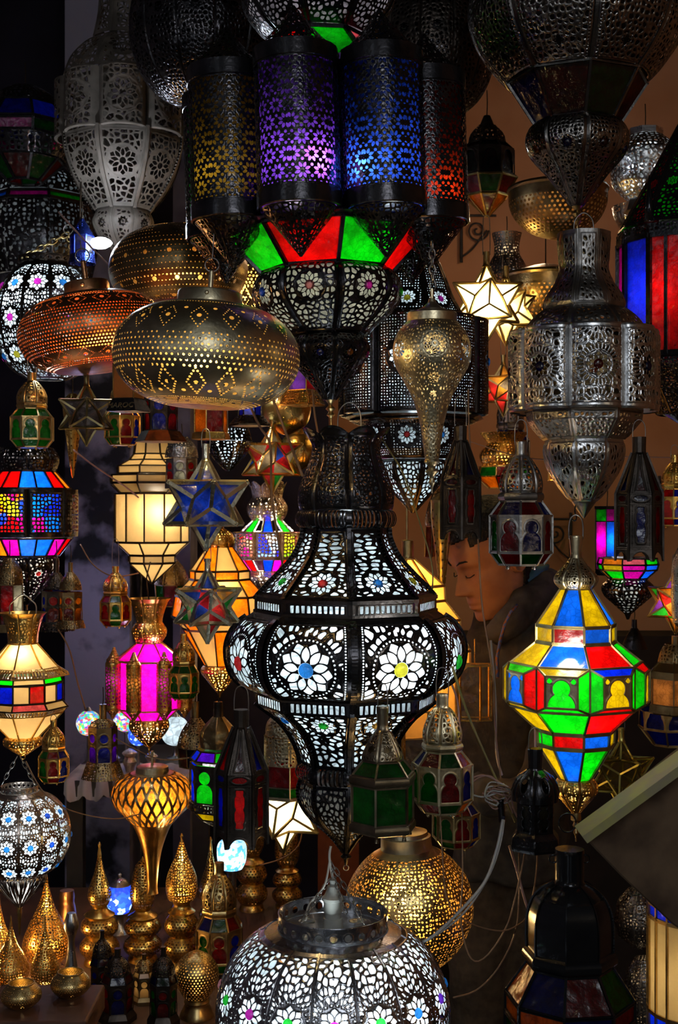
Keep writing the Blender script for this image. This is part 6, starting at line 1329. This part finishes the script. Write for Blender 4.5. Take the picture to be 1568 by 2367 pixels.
cable('lamp_cord','tan cord looping down behind the white cords at lower right','cord',[(1215,1965,1.72),(1195,2060,1.72),(1172,2140,1.72),(1130,2205,1.72),(1098,2222,1.72),(1078,2190,1.72),(1066,2120,1.73),(1070,2020,1.74),(1068,1880,1.76)],2,CB)
cable('lamp_cord','tan cord sagging across the perforated gold lamp','cord',[(1018,1880,1.7),(1024,1990,1.68),(1035,2080,1.68),(1080,2130,1.68),(1160,2152,1.7),(1210,2130,1.72),(1222,2110,1.72)],1.8,CB)
cable('lamp_cord','tan cord falling from the pink bundle and curling left at the bottom','cord',[(1200,1960,1.74),(1200,2080,1.74),(1190,2160,1.74),(1150,2240,1.72),(1100,2290,1.7),(1048,2306,1.68)],2,CB)
cable('lamp_cord','pinkish cord pair dropping to the black dome lantern','cord',[(1178,1955,1.76),(1195,2010,1.76),(1208,2060,1.76),(1220,2100,1.76)],3.2,CP)
cable('lamp_cord','tan cord going down left of the black dome lantern','cord',[(1243,1965,1.78),(1241,2010,1.78),(1235,2055,1.78),(1228,2090,1.78)],2,CB)
cable('lamp_cord','pale cord hanging behind the glass box along the grey jacket','cord',[(1135,1480,2.2),(1142,1560,2.2),(1147,1640,2.2),(1148,1740,2.18),(1160,1790,2.0)],3,CW_)
cable('lamp_cord','blue-white cord just left of the stained glass lantern foot','cord',[(1238,1655,1.85),(1238,1700,1.85),(1239,1735,1.84)],3,CW_)
cable('lamp_cord','copper cord arching behind the gold lamps to the red panel','cord',[(600,2000,2.7),(650,1985,2.7),(690,1955,2.7),(702,1900,2.7)],1.8,CB)
# knot of cables
def knot():
    t=T('cable_knot','tangled knot of pink and white cables bundled with dark tape, beside the candle lantern','cable bundle',1158,1.74,1900)
    rg=random.Random(11)
    for i in range(9):
        pts=[]; 
        for k in range(7):
            a=k*1.05+i; rr=rg.uniform(14,34); pts.append((rr*math.cos(a)*1.1-4,1838+rr*.8*math.sin(a)+rg.uniform(-8,8),rg.uniform(-10,10)))
        t.tube('cord_loop',pts,rg.choice((1.8,2.2)),[CP,CB,CW_][i%3],6)
    t.tube('cord_loop',[(-70,1800,0),(-40,1792,0),(0,1810,0),(20,1830,0),(30,1870,0),(42,1895,0)],2.2,CP); t.tube('cord_loop',[(-72,1835,0),(-40,1842,0),(0,1830,0),(22,1825,0)],2.4,CW_); t.tube('cord_loop',[(-70,1812,0),(-45,1795,0),(-15,1800,0),(15,1850,0),(28,1880,0)],2,CP)
    t.tube('tape_wrap',[(0,1848,0),(2,1875,0),(4,1900,0)],8,IRON); t.tube('hanging_tape',[(6,1885,4),(0,1920,4),(-8,1960,4),(-20,1990,4)],[5][0],plain('blue_black_cloth',(.02,.02,.04),.8))
knot()

# ================================================================ the man behind the lanterns
def man():
    D=2.75; S=D/F; O=P(1150,2600,D)
    root=bpy.data.objects.new('person',None)
    def gs(x,c,w): return np.exp(-((x-c)/w)**2)
    nz,nt=110,120
    zz=np.linspace(-.122,.12,nz); th=np.linspace(-PI,PI,nt,endpoint=False)
    Z,TH=np.meshgrid(zz,th,indexing='ij')
    t=(Z+.122)/.242
    wd=np.interp(t,[0,.04,.12,.25,.4,.55,.7,.82,.92,.98,1],[.012,.036,.05,.061,.068,.073,.076,.072,.056,.03,.004])
    fr=np.interp(t,[0,.04,.12,.22,.3,.42,.5,.56,.7,.82,.92,.98,1],[.05,.082,.089,.088,.088,.086,.083,.088,.09,.08,.058,.03,.004])
    bk=np.interp(t,[0,.1,.25,.4,.55,.7,.82,.92,.98,1],[-.02,.005,.045,.08,.098,.104,.094,.068,.035,.004])
    c,s=np.cos(TH),np.sin(TH); e=.82
    X=wd*np.sign(s)*np.abs(s)**e; Y=np.where(c>0,fr,bk)*np.sign(c)*np.abs(c)**.9
    fm=np.clip(c,0,1)**.5
    ax=np.abs(X)
    # nose: bridge to tip, wings
    nose=np.interp(Z,[-.052,-.048,-.04,-.034,-.02,0,.012,.02],[0,.01,.028,.033,.024,.012,.004,0]); nw=np.interp(Z,[-.05,-.038,-.01,.015],[.015,.013,.009,.008])
    Y+=fm*nose*gs(ax,0,nw)+fm*.008*gs(ax,.014,.006)*gs(Z,-.04,.008)
    Y+=fm*(.007*gs(Z,.021,.009)*gs(ax,.026,.024)-.013*gs(Z,.002,.012)*gs(ax,.032,.015)+.009*gs(Z,-.001,.0085)*gs(ax,.031,.012))
    Y+=fm*(.005*gs(Z,-.022,.014)*gs(ax,.045,.016))
    Y+=fm*gs(ax,0,.024)*(.0075*gs(Z,-.066,.0055)+.0085*gs(Z,-.078,.006)-.004*gs(Z,-.0715,.0018)-.005*gs(Z,-.09,.006)+.008*gs(Z,-.107,.011))
    Y-=fm*.002*gs(ax,0,.004)*gs(Z,-.057,.007)
    V=np.stack([X,-Y,Z],2).reshape(-1,3); verts=[tuple(v) for v in V]; faces=[]
    for i in range(nz-1):
        for j in range(nt): a=i*nt+j;b=i*nt+(j+1)%nt; faces.append((a,b,b+nt,a+nt))
    faces.append(tuple(range(nt))[::-1]); faces.append(tuple(range((nz-1)*nt,nz*nt)))
    # ears
    for sd in (-1,1):
        m=len(verts); c0=Vector((sd*.074,.012,-.012)); seg=16
        for k,(r,o) in enumerate(((.9,-.004),(1.0,.006),(.92,.011),(.6,.006),(.2,.004))):
            for q in range(seg):
                a=2*PI*q/seg; verts.append((c0.x+sd*(o+.004*math.sin(a)),c0.y+.018*r*math.cos(a)+.004*math.sin(a),c0.z+.033*r*math.sin(a)*(1 if math.sin(a)>0 else .85)))
        for k in range(4):
            for q in range(seg): a=m+k*seg+q;b=m+k*seg+(q+1)%seg; faces.append((a,b,b+seg,a+seg))
        faces.append(tuple(range(m,m+seg))); faces.append(tuple(range(m+4*seg,m+5*seg)))
    hc=P(1140,1284,D); M=Matrix.Rotation(math.radians(-66),3,'Z')@Matrix.Rotation(math.radians(26),3,'X')
    # head tips forward: -Y is the face, X rotation positive brings the face down
    V2=[M@Vector(v)+hc for v in verts]
    # neck and torso volumes
    def blob(pts,vs,fs,seg=20):
        """pts (px,py,depth,rx px,ry px) stacked elliptical rings in the horizontal plane"""
        n=len(vs)
        for (x,y,d,rx,ry) in pts:
            c_=P(x,y,D)+Vector((0,d,0))
            for k in range(seg): a=2*PI*k/seg; vs.append(c_+Vector((rx*S*math.cos(a),ry*S*math.sin(a),0)))
        for i in range(len(pts)-1):
            for k in range(seg): a=n+i*seg+k;b=n+i*seg+(k+1)%seg; fs.append((a,a+seg,b+seg,b))
        fs.append(tuple(range(n,n+seg))); fs.append(tuple(range(n+(len(pts)-1)*seg,n+len(pts)*seg))[::-1])
    vs=list(V2); fs=list(faces)
    blob([(1178,1345,.02,52,55),(1190,1390,.02,55,58),(1205,1430,.02,75,70),(1205,1480,.02,110,90),(1200,1700,.03,105,95),(1190,1950,.03,100,95)],vs,fs)
    SK=plain('skin',(.42,.2,.11),.5,(.34,.15,.08),sc=30,bump=.15,spec=.4,bd=.001)
    o=mk('person',[tuple(v-O) for v in vs],fs,SK,None,True,O)
    o['label']='man in a dark grey hooded jacket looking down to the left, behind the hanging lanterns'; o['category']='person'
    m=o.modifiers.new('r','REMESH'); m.mode='VOXEL'; m.voxel_size=.003; m.use_smooth_shade=True
    m=o.modifiers.new('s','CORRECTIVE_SMOOTH') if False else o.modifiers.new('s','SMOOTH'); m.iterations=2; m.factor=.5
    def child(nm,vs,fs,mat,vox=0,sm=4,disp=0,ds=.08):
        q=mk(nm,[tuple(Vector(v)-O) for v in vs],fs,mat,o,True)
        if vox:
            r=q.modifiers.new('r','REMESH'); r.mode='VOXEL'; r.voxel_size=vox; r.use_smooth_shade=True
            r=q.modifiers.new('s','SMOOTH'); r.iterations=sm
        if disp:
            tx=bpy.data.textures.new(nm,'CLOUDS'); tx.noise_scale=ds; r=q.modifiers.new('d','DISPLACE'); r.texture=tx; r.strength=disp; r.texture_coords='GLOBAL'
        return q
    # hair: thick cap following the skull
    HR=plain('black_hair',(.015,.012,.01),.6,(.006,.005,.004),sc=140,bump=.8)
    hv=[];hf=[];idx={}
    hl=np.where(c>0.05,.062+.012*np.abs(s)-.0-.02*(ax>.052),np.where(c>-.25,-.0,-.075))
    ok=(Z>hl)
    for i in range(nz-1):
        for j in range(nt):
            j2=(j+1)%nt
            if ok[i,j] and ok[i,j2]:
                f=[]
                for (a,b) in ((i,j),(i,j2),(i+1,j2),(i+1,j)):
                    if (a,b) not in idx:
                        idx[(a,b)]=len(hv); p=Vector((X[a,b]*1.05,-Y[a,b]*1.05,Z[a,b]*1.045+.002)); hv.append(M@p+hc)
                    f.append(idx[(a,b)])
                hf.append(tuple(f))
    h=child('hair',hv,hf,HR); q=h.modifiers.new('s','SOLIDIFY'); q.thickness=.008; q.offset=-.5; tx=bpy.data.textures.new('hair','CLOUDS'); tx.noise_scale=.006; q=h.modifiers.new('d','DISPLACE'); q.texture=tx; q.strength=.006
    # brows and closed lids
    for sd in (-1,1):
        bv=[];bf=[]
        pts=[M@Vector((sd*x,-(.0875+dy),z))+hc for x,z,dy in ((.012,.0235,.006),(.024,.0285,.004),(.037,.0285,-.004),(.048,.023,-.015))]
        tube_geo(pts,[.0014,.0022,.002,.0008],bv,bf,6)
        child('eyebrow',bv,bf,HR)
    for sd in (-1,1):
        lv=[];lf=[]
        pts=[M@Vector((sd*x,-(.0885+dy),z))+hc for x,z,dy in ((.018,-.004,-.002),(.026,-.0068,.0005),(.034,-.0068,-.002),(.043,-.003,-.0095))]
        tube_geo(pts,.0011,lv,lf,5)
        child('eyelash',lv,lf,HR)
    # jacket
    JK=plain('dark_grey_fleece',(.075,.066,.055),.95,(.05,.044,.038),sc=40,bump=.3)
    jv=[];jf=[]
    blob([(1190,2030,.03,128,110),(1188,1960,.03,135,115),(1190,1850,.03,128,115),(1196,1700,.03,136,120),(1206,1560,.02,142,122),(1216,1470,.03,132,112),(1226,1415,.05,104,92),(1236,1372,.07,70,66),(1246,1345,.09,40,40)],jv,jf,28)
    def lim(pts,seg=16):
        W=[P(a,b,D)+Vector((0,d,0)) for a,b,d,_ in pts]; tube_geo(W,[q[3]*S for q in pts],jv,jf,seg)
    lim([(1268,1440,-.06,40),(1288,1500,-.09,58),(1275,1600,-.12,58),(1250,1700,-.15,56),(1215,1770,-.2,50),(1160,1800,-.22,46),(1110,1800,-.18,42),(1090,1790,-.12,36)])
    lim([(1150,1460,.12,50),(1120,1560,.12,55),(1090,1700,.06,50),(1095,1790,-.02,42)])
    # hood lying round the neck
    lim([(1128,1462,-.08,22),(1158,1436,-.09,30),(1205,1392,-.05,42),(1258,1360,.02,44),(1290,1345,.1,40),(1262,1350,.18,40),(1205,1375,.2,36),(1150,1410,.14,30),(1118,1438,.04,26)])
    child('hooded_jacket',jv,jf,JK,.009,5,.03,.09)
    # drawstring
    DS=mosaic('flecked_cord',[(.05,.08,.25),(.02,.02,.03),(.3,.12,.05),(.05,.2,.12)],sc=160,tr=0); dv=[];df=[]
    tube_geo([P(a,b,D)+Vector((0,d,0)) for a,b,d in ((1176,1388,-.135),(1160,1402,-.15),(1146,1425,-.16),(1136,1460,-.16),(1128,1500,-.16),(1130,1545,-.158))],.0035,dv,df,6); child('drawstring',dv,df,plain('flecked_cord2',(.08,.14,.4),.7,(.25,.1,.04),sc=160,pos=(.45,.55)))
    # shirt collar tip (light blue) at the nape
    cv=[];cf=[]; tube_geo([P(a,b,D)+Vector((0,d,0)) for a,b,d in ((1205,1345,-.03),(1235,1325,0),(1262,1318,.04),(1280,1312,.08))],[.006,.011,.011,.005],cv,cf,8); child('shirt_collar',cv,cf,plain('teal_cotton',(.1,.25,.28),.9))
    # trousers and apron-like beige cloth
    tv=[];tf=[]
    for pts in ([(1240,1980,.03,80),(1245,2200,.03,72),(1240,2500,.04,60),(1235,2780,.05,52),(1235,2870,.04,48)],[(1130,1980,.05,80),(1110,2200,.02,72),(1105,2500,.04,60),(1100,2780,.06,52),(1100,2870,.05,48)]):
        tube_geo([P(a,b,D)+Vector((0,d,0)) for a,b,d,_ in pts],[q[3]*S for q in pts],tv,tf,18)
    child('trousers',tv,tf,plain('brown_corduroy',(.1,.075,.05),.95,(.07,.05,.035),sc=60,bump=.3),.012,4,.02,.08)
    sv=[];sf=[]
    for x in (1238,1102):
        zt=(CZ-.0)/S
        for pts in ([(x,2870,.05,50),(x-20,2895,-.02,46),(x-30,2905,-.1,36)],): tube_geo([Vector((P(a,b,D).x,D+d,max(.045,P(a,b,D).z))) for a,b,d,_ in pts],[q[3]*S for q in pts],sv,sf,12)
    child('shoes',sv,sf,IRON2 if False else plain('black_leather',(.02,.018,.015),.5))
man()

quadbox('wall_back',-2.6,2.6,4.9,5.05,0,3.6,WALL,'structure')
quadbox('wall_left',-1.75,-1.6,.4,4.9,0,3.6,WALLL,'structure')
quadbox('wall_right',1.65,1.8,.4,4.9,0,3.6,WALL,'structure')
quadbox('ceiling',-2.6,2.6,.4,5.05,3.6,3.7,CEIL,'structure')
quadbox('floor',-2.6,2.6,-1.5,5.05,-.1,0,plain('stone_floor',(.1,.09,.08),.6,(.04,.035,.03)),'structure')
w=bpy.data.worlds.new('World'); sc.world=w; w.use_nodes=True; t=w.node_tree; t.nodes.clear()
o=t.nodes.new('ShaderNodeOutputWorld'); b=nd(t,'ShaderNodeBackground'); b.inputs[0].default_value=(.35,.42,.6,1); b.inputs[1].default_value=.012; 
tc=t.nodes.new('ShaderNodeTexCoord')
def glint_patch(scale,lo,hi,col,st):  # bright spots added to the world for metal glints, no real sources
    v=nd(t,'ShaderNodeTexVoronoi'); v.inputs['Scale'].default_value=scale; t.links.new(tc.outputs['Generated'],v.inputs['Vector'])
    r=nd(t,'ShaderNodeMapRange'); r.inputs[1].default_value=lo; r.inputs[2].default_value=hi; r.inputs[3].default_value=st; r.inputs[4].default_value=0; t.links.new(v.outputs['Distance'],r.inputs[0])
    e=nd(t,'ShaderNodeBackground'); e.inputs[0].default_value=(*col,1); t.links.new(r.outputs[0],e.inputs[1]); return e
a1=nd(t,'ShaderNodeAddShader'); a2=nd(t,'ShaderNodeAddShader')
t.links.new(b.outputs[0],a1.inputs[0]); t.links.new(glint_patch(3.2,.13,.2,(.75,.88,1.0),2.2).outputs[0],a1.inputs[1])
t.links.new(a1.outputs[0],a2.inputs[0]); t.links.new(glint_patch(4.7,.12,.17,(1,.72,.4),2.0).outputs[0],a2.inputs[1])
t.links.new(a2.outputs[0],o.inputs[0])
def area(nm,loc,look,size,p,col):
    L=bpy.data.lights.new(nm,'AREA'); L.size=size; L.energy=p; L.color=col; o=bpy.data.objects.new(nm,L); C.objects.link(o); o.location=loc
    o.rotation_euler=(Vector(look)-Vector(loc)).to_track_quat('-Z','Y').to_euler(); return o
area('alley_daylight',(.3,-.8,2.35),(0,2.2,1.4),.75,10.5,(.85,.92,1.0))
area('added_glint_light',(-1.5,-.3,1.9),(0,2.2,1.5),.18,1.6,(.8,.88,1.0))  # two unseen lights added behind the camera for glints on the metal
area('added_glint_light',(1.6,-.2,1.7),(.4,2.2,1.3),.16,1.2,(1,.8,.55))
def pl(nm,loc,p,col,rad=.03):
    L=bpy.data.lights.new(nm,'POINT'); L.energy=p; L.color=col; L.shadow_soft_size=rad; o=bpy.data.objects.new(nm,L); C.objects.link(o); o.location=loc; return o
pl('shop_bulb',P(1230,520,4.0),3.5,(1,.68,.42)); pl('shop_bulb',P(1120,1080,3.9),2.5,(1,.58,.25)); pl('added_blue_fill',P(230,1350,3.6),.9,(.45,.5,1)); pl('green_glow',P(1330,1250,4.3),.25,(.5,1,.05)); pl('shop_bulb',P(620,1500,4.3),4,(1,.6,.25))  # the blue point light is added to tint the pillar, no neon there
cam=bpy.data.cameras.new('camera'); co=bpy.data.objects.new('camera',cam); C.objects.link(co); co.location=(0,0,CZ); co.rotation_euler=(PI/2,0,0)
cam.sensor_fit='HORIZONTAL'; cam.sensor_width=24; cam.lens=F/1568*24; cam.clip_start=.05
cam.dof.use_dof=True; cam.dof.focus_distance=1.95; cam.dof.aperture_fstop=15
sc.camera=co
sc.view_settings.view_transform='Standard'; sc.view_settings.look='None'; sc.view_settings.gamma=1; sc.view_settings.exposure=0
sc.cycles.max_bounces=6; sc.cycles.use_adaptive_sampling=True; sc.cycles.adaptive_threshold=.05; sc.cycles.adaptive_min_samples=12; sc.cycles.diffuse_bounces=2; sc.cycles.glossy_bounces=3; sc.cycles.transmission_bounces=4; sc.cycles.transparent_max_bounces=12
sc.cycles.sample_clamp_indirect=3; sc.cycles.caustics_reflective=False; sc.cycles.caustics_refractive=False; sc.cycles.use_denoising=True
sc.cycles.blur_glossy=.5
